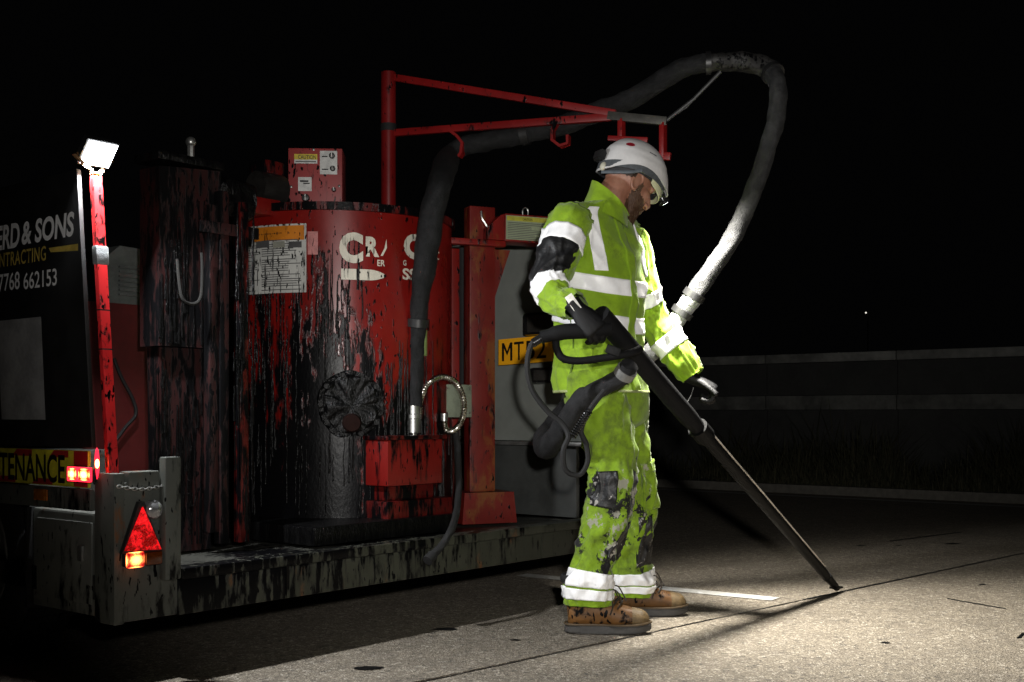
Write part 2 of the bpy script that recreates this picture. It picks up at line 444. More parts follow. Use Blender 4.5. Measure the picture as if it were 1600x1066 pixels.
# barrier beyond the verge: posts, pale top rail and pale lower rail, dark mesh infill
BT = 10.6
bar = empty('parapet_fence', 'long grey roadside fence with pale top and bottom rails behind the verge', 'fence', TR)
M_galv = plain('galvanised', (.20,.20,.185), .6, .2, sc=2.5, var=.45); M_dkp = plain('fence_panel', (.035,.035,.033), .8, sc=4)
M_post = plain('dark_post', (.05,.05,.047), .7)
def fz(px, py, t): return side(px, py, t).z
zt, zt2 = fz(1500,543,BT), fz(1500,560,BT); zl, zl2 = fz(1500,616,BT), fz(1500,640,BT)
bays = [-4.4+1.55*k for k in range(0, 18)]
for s in bays:
    bm = nb(); b2(bm, (BT+.055, s-.045, .05), (BT+.13, s+.045, zt-.03), .006); obj('post', bm, M_post, bar)
for a, b in zip(bays, bays[1:]):
    bm = nb(); b2(bm, (BT-.05, a+.006, zt2), (BT+.05, b-.006, zt-.012), .01); obj('top_rail', bm, M_galv, bar)
    bm = nb(); b2(bm, (BT+.0, a+.004, zl+.004), (BT+.03, b-.004, zt2-.004)); obj('panel', bm, M_dkp, bar, smooth=0)
    bm = nb(); b2(bm, (BT-.04, a+.006, zl2), (BT+.04, b-.006, zl), .01); obj('bottom_rail', bm, plain('dim_rail', (.11,.11,.10), .7, sc=2.5, var=.5), bar)
    bm = nb(); b2(bm, (BT+.01, a+.004, .06), (BT+.03, b-.004, zl2-.004)); obj('lower_panel', bm, M_dkp, bar, smooth=0)
# the one far light over the horizon
fl = P(1356, 488, 160)
far = empty('distant_street_lamp', 'tiny far-off street lamp glowing over the dark horizon', 'lamp', Matrix.Translation((fl.x, fl.y, 0)))
bm = nb(); cyl(bm, (0,0,0), (0,0,fl.z-.1), .12, .07, 10); obj('pole', bm, M_post, far)
bm = nb(); box(bm, (-.25,0,fl.z), (.9,.4,.14), bev=.03); obj('lamp_head', bm, M_post, far)
bm = nb(); bmesh.ops.create_icosphere(bm, subdivisions=2, radius=.11, matrix=Matrix.Translation((-.35,-.3,fl.z-.1))); obj('bulb', bm, emit('far_bulb', (1,.95,.85,1), 1.2), far)
# ------------------------------------------------------------------ trailer (coordinates: t along the rear, s forward, z up)
WID = 2.34
M_grey = tarred('grimy_grey', (.09,.095,.083), .02, gz=-.1, z0=.3, streak=(11,11,3), speck=.7, rough=.55, rust=.25)
M_deck = tarred('tarred_deck', (.05,.05,.042), .10, streak=(3,3,3), speck=.8, rough=.5)
M_bump = tarred('rear_beam_paint', (.048,.050,.035), .075, gt=-.12, gz=.55, z0=.27, t0=1.2, streak=(34,34,6), speck=.6, rough=.6, rust=.3)  # tar stains; their cover also rises leftward to paint in the flash's falloff
M_blk = plain('black_board', (.005,.005,.005), .6, bump=.02, var=.2)
M_rub = plain('rubber', (.006,.006,.006), .8, sc=30)
M_steel = plain('scuffed_steel', (.45,.45,.43), .35, .9, sc=20)
trl = empty('flatbed_trailer', 'low grey tar-stained trailer carrying the red melter, tail lamp lit', 'trailer', TR)
bm = nb(); b2(bm, (.0,.05,.255), (WID,4.2,.328), .004); obj('deck', bm, M_deck, trl)
bm = nb()
b2(bm, (.21,-.004,.195), (WID,.046,.300), .004)
bmp = obj('rear_beam', bm, M_bump, trl)
bm = nb(); b2(bm, (.21,-.018,.302), (WID,.06,.336), .005); obj('lip', bm, M_bump, bmp)
for t in (.62,1.30,1.98):
    bm = nb(); b2(bm, (t,-.0075,.197), (t+.012,-.0045,.30)); obj('weld_seam', bm, M_bump, bmp)
# tail light plate and upright at the near corner
bm = nb(); b2(bm, (.0,-.01,.20), (.20,.0,.60), .002); tp = obj('tail_light_plate', bm, M_grey, trl)
bm = nb(); b2(bm, (-.012,-.012,.195), (.022,.09,.628), .004); obj('corner_angle', bm, M_grey, trl)
bm = nb(); b2(bm, (.03,-.02,.585), (.134,.03,.632), .006); obj('top_flange', bm, M_grey, trl)
bm = nb(); b2(bm, (.135,-.045,.31), (.19,-.012,.672), .006); obj('gate_stanchion', bm, M_grey, trl)
bm = nb()
for k in range(15):
    u = k/14; c = V((-.005+.17*u, -.028, .592-.012*math.sin(PI*u)+.002*u)); a = (0 if k%2 else PI/2)
    pts = [c+V((.009*math.cos(x), .0045*math.sin(x)*math.cos(a), .0045*math.sin(x)*math.sin(a)+0)) for x in [2*PI*j/8 for j in range(9)]]
    tube(bm, pts, .0018, 5, False)
obj('chain', bm, M_steel, trl)
# triangle tail lamp
M_lens = NT('red_lens'); f_ = M_lens.noise(sc=60, det=4); vv = M_lens.t.nodes.new('ShaderNodeTexVoronoi'); M_lens.t.links.new(M_lens.map((1,1,1)), vv.inputs['Vector']); vv.inputs['Scale'].default_value = 160
drt = M_lens.step(M_lens.noise(sc=38, det=6, rough=.7, loc=(2,0,0)), .40, .58)
lc = M_lens.mix(drt, (.5,.004,.006), (.04,.002,.002))
M_lens.set(Base_Color=lc, Roughness=.2, Emission_Color=M_lens.mix(drt, (1,.01,.015), (.25,.0,.0)), Emission_Strength=M_lens.math('MULTIPLY_ADD', vv.outputs['Distance'], .9, .42)); M_lens.bump(vv.outputs['Distance'], .4, .004)
M_lens = M_lens.m
bm = nb(); b2(bm, (.012,-.03,.36), (.132,-.0105,.412), .006)
prism(bm, [V((.004,-.028,.40)), V((.136,-.028,.395)), V((.076,-.028,.545)), V((.060,-.028,.545))], (0,.017,0))
lampb = obj('tail_lamp', bm, plain('lamp_black', (.012,.012,.012), .5), trl, label='triangular red tail lamp, lit')
bm = nb(); prism(bm, [V((.010,-.034,.408)), V((.130,-.034,.402)), V((.068,-.034,.530))], (0,.0055,0)); obj('triangle_lens', bm, M_lens, lampb)
bm = nb(); b2(bm, (.012,-.04,.358), (.07,-.0305,.402), .006); obj('stop_lens', bm, glowlens('stop_glow', (1,.30,.06), (1,.01,.02), 9), lampb)
bm = nb(); b2(bm, (.074,-.04,.36), (.130,-.0305,.398), .006); obj('indicator_lens', bm, plain('amber_lens', (.10,.02,.003), .15, sc=50), lampb)
bm = nb(); lathe(bm, [(0,.0),(.027,.0),(.027,.022),(.02,.03),(.0,.034)], (.108,-.011,.520), 24, (0,-1,0)); obj('reversing_lens', bm, plain('clear_lens', (.35,.35,.36), .1, .6, sc=40), lampb)
# side marker lamps
M_mk = glowlens('marker_hot', (1,.36,.08), (1,.03,.01), 16); M_mr = emit('marker_red', (1,.02,.05,1), 2.2, (.4,.0,.0))
bm = nb(); b2(bm, (-.035,side(142,742,-.035).y,.60), (-.0145,side(103,742,-.035).y,.645), .006); mo = obj('marker_lamp', bm, plain('lamp_black',0), trl, label='pair of small lit red side lamps')
for s0, s1 in ((side(118,742,-.041).y,side(106,742,-.041).y),(side(139,742,-.041).y,side(122,742,-.041).y)):
    bm = nb(); b2(bm, (-.041,s0,.606), (-.0355,s1,.640), .005); obj('marker_lens', bm, M_mk, mo)
    bm = nb(); b2(bm, (-.0395,s0-.006,.602), (-.0352,s1+.006,.644), .005); obj('lens_rim', bm, M_mr, mo)
bm = nb(); lathe(bm, [(0,.012),(.004,.011),(.0065,.004),(.007,0)], (-.013,.075,.655), 16, (-.4,-.9,0)); 
for v in bm.verts: v.co.z = .655+(v.co.z-.655)*6.6
ml = obj('upright_marker', bm, M_mr, trl, smooth=60, label='narrow upright red lamp')
bm = nb(); bmesh.ops.create_uvsphere(bm, u_segments=10, v_segments=8, radius=.006, matrix=Matrix.Translation((-.019,.064,.655)) @ Matrix.Diagonal((1,1,2.2,1))); obj('bulb_glow', bm, M_mk, ml)
# side rail, amber reflector, locker, wheel
bm = nb(); b2(bm, (-.02,.1,.515), (.0,4.2,.578), .004); obj('side_rail', bm, M_grey, trl)
p = side(75,765,-.022); q = side(55,781,-.022)
bm = nb(); b2(bm, (-.028,p.y,q.z), (-.0215,q.y,p.z), .003); obj('side_reflector', bm, plain('amber_reflector', (.32,.10,.01), .25, sc=60), trl)
M_lock = tarred('locker_paint', (.17,.175,.155), -.05, streak=(6,6,3), speck=.5, rough=.5, rust=.2)
bm = nb(); b2(bm, (.004,.075,.205), (.11,.465,.508), .008); lk = obj('locker', bm, M_lock, trl)
bm = nb(); b2(bm, (-.004,.12,.24), (.0035,.43,.48), .004); obj('door', bm, M_lock, lk)
bm = nb(); b2(bm, (-.014,.155,.365), (-.0045,.18,.41), .003); obj('latch', bm, M_steel, lk)
bm = nb(); b2(bm, (-.016,.462,.2), (.3,.475,.51), .003); obj('mudflap', bm, M_rub, lk)
def wheel(s, nm_lab):
    c = V((.02,s,.325)); bm = nb()
    prof = [(.20,-.105),(.25,-.118),(.295,-.112),(.318,-.09),(.325,-.05),(.325,.05),(.318,.09),(.295,.112),(.25,.118),(.20,.105)]
    lathe(bm, prof, c+V((.11,0,0)), 64, (1,0,0))
    wh = obj('wheel', bm, M_rub, trl, label=nm_lab)
    bm = nb(); lathe(bm, [(.205,.012),(.2,.0),(.185,.012),(.17,.05),(.12,.06),(.105,.045),(.06,.045),(.055,.01),(0,.005)], c, 48, (1,0,0))
    rim = obj('rim', bm, plain('rim_grey', (.22,.22,.21), .5, .3), wh)
    for k in range(5):
        a = 2*PI*k/5; bm = nb(); cyl(bm, c+V((.05,.083*math.cos(a),.083*math.sin(a))), c+V((.03,.083*math.cos(a),.083*math.sin(a))), .011, n=6); obj('wheel_nut', bm, M_steel, wh)
    bm = nb()
    for k in range(60):
        a = 2*PI*k/60; d = V((0,math.cos(a),math.sin(a)))
        for off in (-.06,0,.06):
            box(bm, c+V((.11+off,0,0))+d*.3265, (.045,.022,.008), Matrix.Rotation(a-PI/2, 3, 'X'))
    obj('tread', bm, M_rub, wh, smooth=0)
wheel(.86, 'black tyre at the near edge of the trailer')
bm = nb(); b2(bm, (.0,.48,.655), (.3,1.3,.68), .004); b2(bm, (.0,.4755,.50), (.3,.4785,.656)); obj('mudguard', bm, M_grey, trl)
# far side wall of the bed: grey sheet, seen from inside
M_sheet = plain('grey_sheet', (.16,.17,.155), .6, sc=5, var=.1)
wt = WID-.03
bm = nb(); b2(bm, (wt,-.02,.675), (wt+.03,4.2,1.60), .004); fw = obj('side_wall', bm, M_sheet, trl, label='plain grey sheet wall on the far side of the bed')
bm = nb(); b2(bm, (wt-.03,-.025,.655), (wt-.002,4.2,.672), .003); obj('ledge', bm, M_steel, fw)
bm = nb(); b2(bm, (wt+.005,.06,.338), (wt+.03,4.2,.652), .003); obj('lower_wall', bm, plain('dark_grey_sheet', (.035,.037,.035), .6, sc=6), fw)
bm = nb(); b2(bm, (wt-.026,.69,.69), (wt-.002,.78,1.6), .003); obj('stiffener', bm, M_sheet, fw)
bm = nb(); b2(bm, (wt-.012,.80,1.18), (wt-.002,4,1.22), .003); obj('brown_strip', bm, plain('brown_strip', (.10,.05,.02), .7), fw)
# number plate and the black lamp housings behind it
p0 = side(780,531,wt-.045); p1 = side(868,566,wt-.045)
pl = empty('number_plate', 'yellow number plate with black letters beside the worker, hung askew', 'number plate', TR)
cx, cz = p0.y, p0.z
PW, PH, TILT = .52, .118, R(2.5)
def plate(x, y, o=0): return V((wt-.05-o, p0.y-x*math.cos(TILT)+y*math.sin(TILT)*0, p0.z-PH+y+x*math.tan(TILT)*.75))
bm = nb(); prism(bm, [plate(0,0), plate(PW,0), plate(PW,PH), plate(0,PH)], (.006,0,0)); obj('plate', bm, plain('plate_yellow', (.95,.43,.012), .35, var=.08, sc=6), pl)
for ch, x0, wd in (('M',.022,.062),('T',.094,.056),('5',.158,.056),('2',.222,.056)):
    if ch == 'M':
        bm = nb(); e = .013/wd
        for pl_ in (((0,0),(e,0),(e,1),(0,1)), ((1-e,0),(1,0),(1,1),(1-e,1)), ((e,1),(e,.70),(.5,.28),(.5,.55)), ((1-e,1),(.5,.55),(.5,.28),(1-e,.70))): bm.faces.new([bm.verts.new((a_*wd, b_*.083, 0)) for a_, b_ in pl_])
    else: bm = fit_text(ch, wd, .083, 0.004)
    mapped(bm, lambda x, y: plate(x0+x, .017+y, .0022)); obj('lettering', bm, plain('ink', (.004,.004,.004), .5), pl, smooth=0)
hz = empty('lamp_cluster', 'black rear lamp housing behind the yellow number plate', 'lamp', TR)
for k, (a, b) in enumerate((((822,490),(900,521)), ((832,575),(900,598)))):
    q0 = side(*a, wt-.06); q1 = side(*b, wt-.06); bm = nb(); b2(bm, (wt-.085, q1.y, q1.z), (wt-.008, q0.y, q0.z), .012); hb = obj('housing', bm, plain('gloss_black', (.01,.01,.01), .22), hz)
    bm = nb(); b2(bm, (wt-.092, q1.y+.02, q1.z+.012), (wt-.0855, q0.y-.03, q0.z-.012), .003); obj('lens', bm, plain('smoked_lens', (.03,.028,.025), .12), hb)
# ---------------- sign board and lamp post (both lean with the board)
def lean(p): return V((p.x, p.y+(p.z-.70)*.10, p.z))
def leaned(bm):
    for v in bm.verts: v.co = lean(v.co)
    return bm
sb = empty('sign_board', 'black painted sign board with white and gold lettering above the trailer wheel', 'sign', TR)
bm = nb(); b2(bm, (-.014,.10,.70), (.0,2.6,1.52), .002); brd = obj('board', leaned(bm), M_blk, sb)
M_wl = plain('white_vinyl', (.95,.95,.95), .5, sc=60, var=.05); M_gl = plain('gold_vinyl', (.60,.44,.09), .4, sc=30); M_gv = plain('grey_sticker', (.30,.30,.30), .5, sc=10)
def on_board(txt, px1, py0, py1, px0, bold, mat, shear=0, space=1.0, extra=0):
    """text whose right end is at px1, left edge px0; py0/py1 = top/bottom at its right end"""
    a = side(px1, py1, -.016); b = side(px1, py0, -.016); c = side(px0, py1, -.016)
    wd = c.y-a.y+extra; bm = fit_text(txt, wd, b.z-a.z, bold, shear=shear, space=space)
    mapped(bm, lambda x, y: V((-.0165, a.y+wd-x, a.z+y)))
    return obj('lettering', bm, mat, brd, smooth=0)
on_board('& SONS', 116, 330, 369, 34, .03, M_wl, .12)
on_board('ERD', 31, 347, 386, -6, .03, M_wl, .12)
on_board('CONTRACTING', 72, 384, 407, -19, .012, M_gl, .05, 1.1)
on_board('7768', 31, 424, 452, -2, .01, M_wl); on_board('662153', 89, 419, 446, 37, .01, M_wl)
a = side(122,381,-.016); b = side(76,398,-.016); bm = nb(); quad(bm, (-.0162,a.y,a.z), (-.0162,b.y,a.z+.002), (-.0162,b.y-.012,b.z+.006), (-.0162,a.y,a.z-.02)); obj('gold_stripe', bm, M_gl, brd, smooth=0)
a = side(64,495,-.016); b = side(71,656,-.016); c = side(0,503,-.016)
bm = nb(); quad(bm, (-.0158,a.y,a.z), (-.0158,c.y+.02,a.z), (-.0158,c.y-.01,b.z), (-.0158,b.y,b.z)); obj('blank_sticker', bm, M_gv, brd, smooth=0, label='plain grey square sticker')
# maintenance strip
bm = nb(); b2(bm, (-.012,.125,.582), (-.002,1.5,.690), .002); ms = obj('maintenance_strip', bm, plain('strip_yellow', (.55,.50,.03), .4, sc=12), sb, label='yellow strip with red chequers reading MAINTENANCE')
M_sr = plain('strip_red', (.35,.02,.02), .4, sc=12)
for k, (s0, s1, z0, z1) in enumerate(((.125,.20,.584,.689),(.23,.34,.668,.689),(.44,.56,.668,.689),(.66,.78,.668,.689),(.32,.44,.584,.602),(.54,.66,.584,.602))):
    bm = nb(); quad(bm, (-.0126,s0,z0), (-.0126,s1,z0), (-.0126,s1-.03*(k>0),z1), (-.0126,s0-.0,z1)); obj('red_block', bm, M_sr, ms, smooth=0)
a = side(102,756,-.012); b = side(102,711,-.012); wd = side(-50,756,-.012).y-a.y
bm = fit_text('MAINTENANCE', wd, b.z-a.z, .02); mapped(bm, lambda x, y: V((-.0135, a.y+wd-x, a.z+y))); obj('lettering', bm, plain('ink',0), ms, smooth=0)
# post
M_postred = tarred('bright_red_post', (.95,.03,.035), -.01, streak=(40,40,22), speck=1.15, rough=.4)
po = empty('lamp_post', 'bright red square post with black flecks carrying the work light', 'post', TR)
bm = nb(); b2(bm, (.008,.052,.60), (.040,.072,1.50), .003); obj('post', leaned(bm), M_postred, po)
def leanp(v): return lean(V(v))
bm = nb(); b2(bm, (.004,.048,1.235), (.044,.076,1.292), .006)
for v in bm.verts: v.co += V((.004*noise.noise(v.co*40), .004*noise.noise(v.co*40+V((5,5,5))), 0))
obj('duct_tape', leaned(bm), plain('silver_tape', (.30,.31,.32), .35, .3, sc=60, bump=.6), po)
bm = nb(); b2(bm, (.0065,.0505,1.10), (.0415,.0735,1.104)); b2(bm, (.0065,.0505,.985), (.0415,.0735,.989)); obj('cable_tie', leaned(bm), M_rub, po)
bm = nb(); b2(bm, (.010,.054,1.502), (.038,.070,1.512), .003); obj('end_cap', leaned(bm), plain('yellow_cap', (.6,.35,.03), .5), po)
bm = nb(); tube(bm, cr([leanp((.043,.07,z)) + V((.004*math.sin(z*40), 0, 0)) for z in (1.49,1.3,1.1,.95,.8,.65)], 6), .003, 6); obj('cable', bm, M_rub, po)
# work light: a flat square LED flood facing back and down
wl = empty('work_light', 'small square white flood lamp shining on top of the red post', 'lamp', TR)
q = [rear(*xy, .0) for xy in ((155,219),(190,226),(168,264),(130,262))]
ctr = leanp((.040,.064,1.568))
wv = V((.094,0,.0)); hv = V((-.004,.046,-.060)); nv = wv.cross(hv).normalized()
if nv.y > 0: nv = -nv
cor = lambda a, b, o: ctr+wv*a+hv*b+nv*o
bm = nb(); prism(bm, [cor(-.56,-.56,-.003), cor(.56,-.56,-.003), cor(.56,.56,-.003), cor(-.56,.56,-.003)], -nv*.022); hs = obj('housing', bm, plain('lamp_black',0), wl)
bm = nb(); quad(bm, cor(-.5,-.5,0), cor(.5,-.5,0), cor(.5,.5,0), cor(-.5,.5,0)); obj('led_face', bm, emit('led_white', (.93,.96,1,1), 30), wl, smooth=0)
bm = nb(); tube(bm, [cor(-.6,.2,-.012), cor(-.66,.3,-.02), leanp((.014,.066,1.515)), leanp((.014,.066,1.503))], .006, 6); tube(bm, [cor(.6,.2,-.012), cor(.5,.6,-.02), leanp((.035,.065,1.503))], .006, 6); obj('bracket', bm, plain('rusty_bracket', (.16,.08,.03), .7), wl)
led = TR @ cor(0,0,.012)
nw = (TR.to_3x3() @ nv).normalized()
aim = led+nw+T*.05
lo_ = lamp('work_light_beam', 'AREA', led, aim, 58, (.95,.97,1.0), shape='SQUARE', size=.09, spread=R(178))

# ------------------------------------------------------------------ melter
M_tank = tarred('tank_red', RED, .085, gt=-.30, gz=-.46, z0=1.0, t0=1.25, s0=.5, streak=(17,17,1.7), speck=.85, rough=.3)
M_red = tarred('machine_red', RED, .0, streak=(12,12,3), speck=.7, rough=.4, rust=.1)
M_redtar = tarred('drowned_red', (.11,.006,.005), .095, gz=.05, streak=(12,12,1.2), speck=.8, rough=.4)
M_pillar = tarred('rusty_red', (.15,.008,.005), -.03, streak=(14,14,3), speck=.7, rough=.45, rust=.75)
M_tar = NT('thick_tar'); f1 = M_tar.noise((40,40,8), 1, 5, .7); f2 = M_tar.noise((120,120,60), 1, 3, .6)
M_tar.set(Base_Color=M_tar.mix(M_tar.step(f1,.4,.7), (.0018,.0018,.002), (.006,.006,.006)), Roughness=.3, Specular_IOR_Level=.2); M_tar.bump(M_tar.math('ADD', f1, f2), .6, .008); M_tar = M_tar.m
ml = empty('melter_tank', 'large red tar-splashed sealant melter tank standing on the trailer', 'tank', TR)
TS = .66; tc = rear(528, 500, TS); TCX = tc.x; TRAD = .475
ZB, ZT = .40, 1.585
def cylp(a, z, off=0):                       # a: angle from the -s direction towards +t
    return V((TCX+(TRAD+off)*math.sin(a), TS-(TRAD+off)*math.cos(a), z))
bm = nb(); lathe(bm, [(0,ZB),(TRAD,ZB),(TRAD,ZT),(TRAD-.02,ZT+.008),(0,ZT+.008)], (TCX,TS,0), 128)
bmesh.ops.bisect_plane(bm, geom=bm.verts[:]+bm.edges[:]+bm.faces[:], plane_co=(0,0,1), plane_no=(0,0,1))
shell = obj('shell', bm, M_tank, ml)
bm = nb(); lathe(bm, [(TRAD-.01,ZT-.02),(TRAD+.012,ZT-.018),(TRAD+.012,ZT+.012),(TRAD-.04,ZT+.02),(0,ZT+.02)], (TCX,TS,0), 96); obj('lid', bm, M_redtar, ml)
for a in (R(-2), R(52)):
    bm = nb(); prism(bm, [cylp(a-.006,ZB,.002), cylp(a+.006,ZB,.002), cylp(a+.006,ZT-.02,.002), cylp(a-.006,ZT-.02,.002)], (0,-.002,0)); obj('seam', bm, M_tank, shell, smooth=0)
def cyl_at(px, py):                          # angle and height on the tank for a viewing direction
    d = V(((px-800)/FPX, 1, -(py-646)/FPX)); dl = V((d.dot(T), d.dot(L), d.z)); o = V((0,0,HC))-C; ol = V((o.dot(T), o.dot(L), HC))
    ex, ey = ol.x-TCX, ol.y-TS; A_ = dl.x**2+dl.y**2; B_ = 2*(ex*dl.x+ey*dl.y); C_ = ex*ex+ey*ey-TRAD**2
    k = (-B_-math.sqrt(max(0, B_*B_-4*A_*C_)))/(2*A_); p = ol+dl*k
    return math.atan2(p.x-TCX, TS-p.y), p.z
def curved(bm, a0, z0, off): return mapped(bm, lambda x, y: cylp(a0+x/TRAD, z0+y, off))
def patch(px0, py0, px1, py1, off, n=12):
    a0, zt_ = cyl_at(px0, py0); a1, zb_ = cyl_at(px1, py1); bm = nb(); pv = None
    for i in range(n+1):
        a = a0+(a1-a0)*i/n; q = [bm.verts.new(cylp(a, zt_, off)), bm.verts.new(cylp(a, zb_, off))]
        if pv: bm.faces.new((pv[0], pv[1], q[1], q[0]))
        pv = q
    return bm
M_dec = tarred('decal_white', (.55,.55,.52), -.02, streak=(26,26,5), speck=1.25, rough=.5, scale=1.3)
M_orange = tarred('decal_orange', (.62,.20,.012), -.03, streak=(26,26,6), speck=1.0, rough=.5)
M_ink = plain('ink', 0)
dec = obj('warning_decal', patch(361,361,479,457,.003), M_dec, ml, label='white warning notice with an orange header')
obj('decal_header', patch(364,363,476,375,.005), M_orange, dec)
a0, z0 = cyl_at(366,373); a1, z1 = cyl_at(470,364)
for wd_, f0, f1 in (('TP', .0, .14), ('WARNING', .24, .78), ('!', .86, .875), ('!', .93, .945)): obj('lettering', curved(fit_text(wd_, (a1-a0)*TRAD*(f1-f0), z1-z0-.003, .01), a0+(a1-a0)*f0, z0+.001, .0065), M_ink, dec, smooth=0)
bm = nb(); rg = random.Random(5)
a0, zt_ = cyl_at(364,382); a1, zb_ = cyl_at(475,454); row = 0
zz = zt_-.004
while zz > zb_:
    segs = 2 if row%5 else 1; wdt = (a1-a0)/2
    for sgi in range(2):
        aa = a0+wdt*sgi+.006; ln = wdt*(.6+.35*rg.random()); k0 = 6; pv = None
        for i in range(k0+1):
            x = aa+ln*i/k0; q = [bm.verts.new(cylp(x, zz, .0055)), bm.verts.new(cylp(x, zz-.0032, .0055))]
            if pv: bm.faces.new((pv[0], pv[1], q[1], q[0]))
            pv = q
    zz -= .0085 if row%6 else .015; row += 1
obj('print_lines', bm, plain('faded_ink', (.06,.06,.06), .6), dec, smooth=0)
for k, (x0,x1) in enumerate(((378,396),(402,422),(428,446),(452,472))):
    obj('pictogram', patch(x0,378,x1,387,.006,4), plain('faded_ink' if k%2 else 'sticker_grey', (.22,.22,.18), .6), dec, smooth=0)
M_let = tarred('letter_white', (.70,.66,.55), -.04, streak=(60,60,2.5), speck=.5, rough=.5)
def tank_text(s, x0, y0, x1, y1, bold=.02, mat=None):
    a0, zb_ = cyl_at(x0, y1); a1, zt_ = cyl_at(x1, y0)
    obj('lettering', curved(fit_text(s, (a1-a0)*TRAD, zt_-zb_, bold), a0, zb_, .004), mat or M_let, shell, smooth=0)
tank_text('C', 530, 364, 567, 411, .06); tank_text('R', 571, 371, 592, 401, .05)
tank_text('C', 630, 368, 658, 404, .06); tank_text('ER', 589, 407, 601, 416, .02); tank_text('G', 629, 407, 634, 415, .02)
tank_text('INC', 673, 394, 685, 404, .0); tank_text('SS', 628, 421, 648, 437, .03)
bm = nb(); a0, zb_ = cyl_at(594,400); a1, zt_ = cyl_at(604,374); pts = [(a0,zb_),(a0+(a1-a0)*.35,zb_),(a1,zb_+(zt_-zb_)*.5),(a1-(a1-a0)*.1,zt_),(a0+(a1-a0)*.6,zb_+(zt_-zb_)*.45)]
bm.faces.new([bm.verts.new(cylp(a, z, .004)) for a, z in pts]); obj('lettering', bm, M_let, shell, smooth=0)
bm = nb(); a0, zb_ = cyl_at(533,437); a1, zt_ = cyl_at(603,423); pv = None
for i in range(15):
    u = i/14; a = a0+(a1-a0)*u; tp_ = zt_-(zt_-zb_)*.45*max(0, (u-.6)/.4)**2; bt_ = zb_+(zt_-zb_)*.42*max(0, (u-.6)/.4)**2
    q = [bm.verts.new(cylp(a, tp_, .004)), bm.verts.new(cylp(a, bt_, .004))]
    if pv: bm.faces.new((pv[0], pv[1], q[1], q[0]))
    pv = q
obj('white_bar', bm, M_let, shell, smooth=0)
obj('white_bar', patch(667,422,672,437,.004,3), M_let, shell, smooth=0)
obj('scuff', patch(481,362,497,398,.003,4), plain('scuff_pink', (.42,.16,.15), .5, sc=50), shell, smooth=0)
# manhole drowned in tar
a0, z0 = cyl_at(548, 632); c0 = cylp(a0, z0); dr = V((math.sin(a0), -math.cos(a0), 0))
bm = nb(); lathe(bm, [(.0,.03),(.09,.032),(.105,.028),(.108,.012),(.125,.012),(.128,-.03)], c0, 40, dr)
bmesh.ops.subdivide_edges(bm, edges=bm.edges[:], cuts=2, use_grid_fill=True)
for v in bm.verts: v.co += dr*(.016*noise.noise(v.co*22)+.008*noise.noise(v.co*60))+UP*.014*noise.noise(v.co*16+V((3,3,3)))+V((.012*noise.noise(v.co*20+V((9,1,1))),0,0))
mh = obj('manhole', bm, M_tar, ml, smooth=60, label='round port clogged with black tar')
bm = nb(); lathe(bm, [(0,.052),(.03,.05),(.036,.04),(.036,.02)], c0-UP*.07+V((.0,0,0)), 20, dr); obj('plug', bm, plain('rusty_plug', (.012,.005,.004), .9, sc=40, spec=.1), mh)
for k in range(10):
    bm = nb(); a = 2*PI*k/10; aa, bb = frame(dr); cyl(bm, c0+(aa*math.cos(a)+bb*math.sin(a))*.115+dr*.01, c0+(aa*math.cos(a)+bb*math.sin(a))*.115+dr*.03, .011, n=6); obj('bolt', bm, M_tar, mh)
# runs of tar standing proud of the shell
bm = nb(); rg = random.Random(11)
for k in range(210):
    a = rg.uniform(R(-88), R(20)) if k < 170 else rg.uniform(R(-88), R(75)); zt_ = rg.uniform(.55, 1.1) if a > R(-30) else rg.uniform(.6, 1.5)
    if a > R(10): zt_ = rg.uniform(.5,.8)
    ln = rg.uniform(.05, .32); wd = rg.uniform(.0022,.006); pts = []
    for i in range(9): pts.append(cylp(a+.012*noise.noise(V((k*1.7, i*.5, 0))), max(ZB+.01, zt_-ln*i/8), .0))
    tube(bm, pts, lambda u: wd*(.45+.55*u if u < .9 else .8), 6)
obj('tar_runs', bm, M_tar, ml, smooth=60, kind='stuff', label='thick black tar runs')
bm = nb(); b2(bm, (TCX-.62,.10,.338), (TCX+.12,1.2,.405), .008); obj('skid_plate', bm, M_redtar if False else M_tar, ml)
# things on the lid
CBM = Matrix.Translation(P(492,646,(TR @ V((TCX-.1,.42,0))).y)) @ Matrix.Rotation(R(3),4,'Z'); CBM.translation.z = 0
cb = onp(CBM,450,231); cb2 = onp(CBM,535,334); cb2.z = max(cb2.z, ZT+.021)
bm = nb(); b2(bm, (cb.x,0,cb2.z), (cb2.x,.17,cb.z), .006); cbx = objf('control_box', bm, tarred('faded_red', (.27,.03,.03), -.06, streak=(25,25,7), speck=.85, rough=.5), ml, CBM, label='faded red control box with white stickers')
def cbq(px0, py0, px1, py1, o, mat, nm):
    a = onp(CBM, px0, py0); b = onp(CBM, px1, py1); bm = nb(); b2(bm, (a.x,-o,b.z), (b.x,-o+.0012,a.z)); return objf(nm, bm, mat, cbx, CBM, smooth=0)
M_stk = plain('sticker_white', (.50,.50,.48), .5, sc=40)
cbq(460,241,496,256,.003, M_stk, 'sticker'); cbq(460,241,496,250,.0046, plain('caution_yellow', (.50,.38,.02), .5), 'sticker')
a = onp(CBM,466,249); b = onp(CBM,494,243); bm = fit_text('CAUTION', b.x-a.x, b.z-a.z, .01); mapped(bm, lambda x, y: V((a.x+x,-.0054,a.z+y))); objf('lettering', bm, M_ink, cbx, CBM, smooth=0)
cbq(500,236,527,273,.003, M_stk, 'sticker'); cbq(466,277,487,299,.003, M_stk, 'sticker')
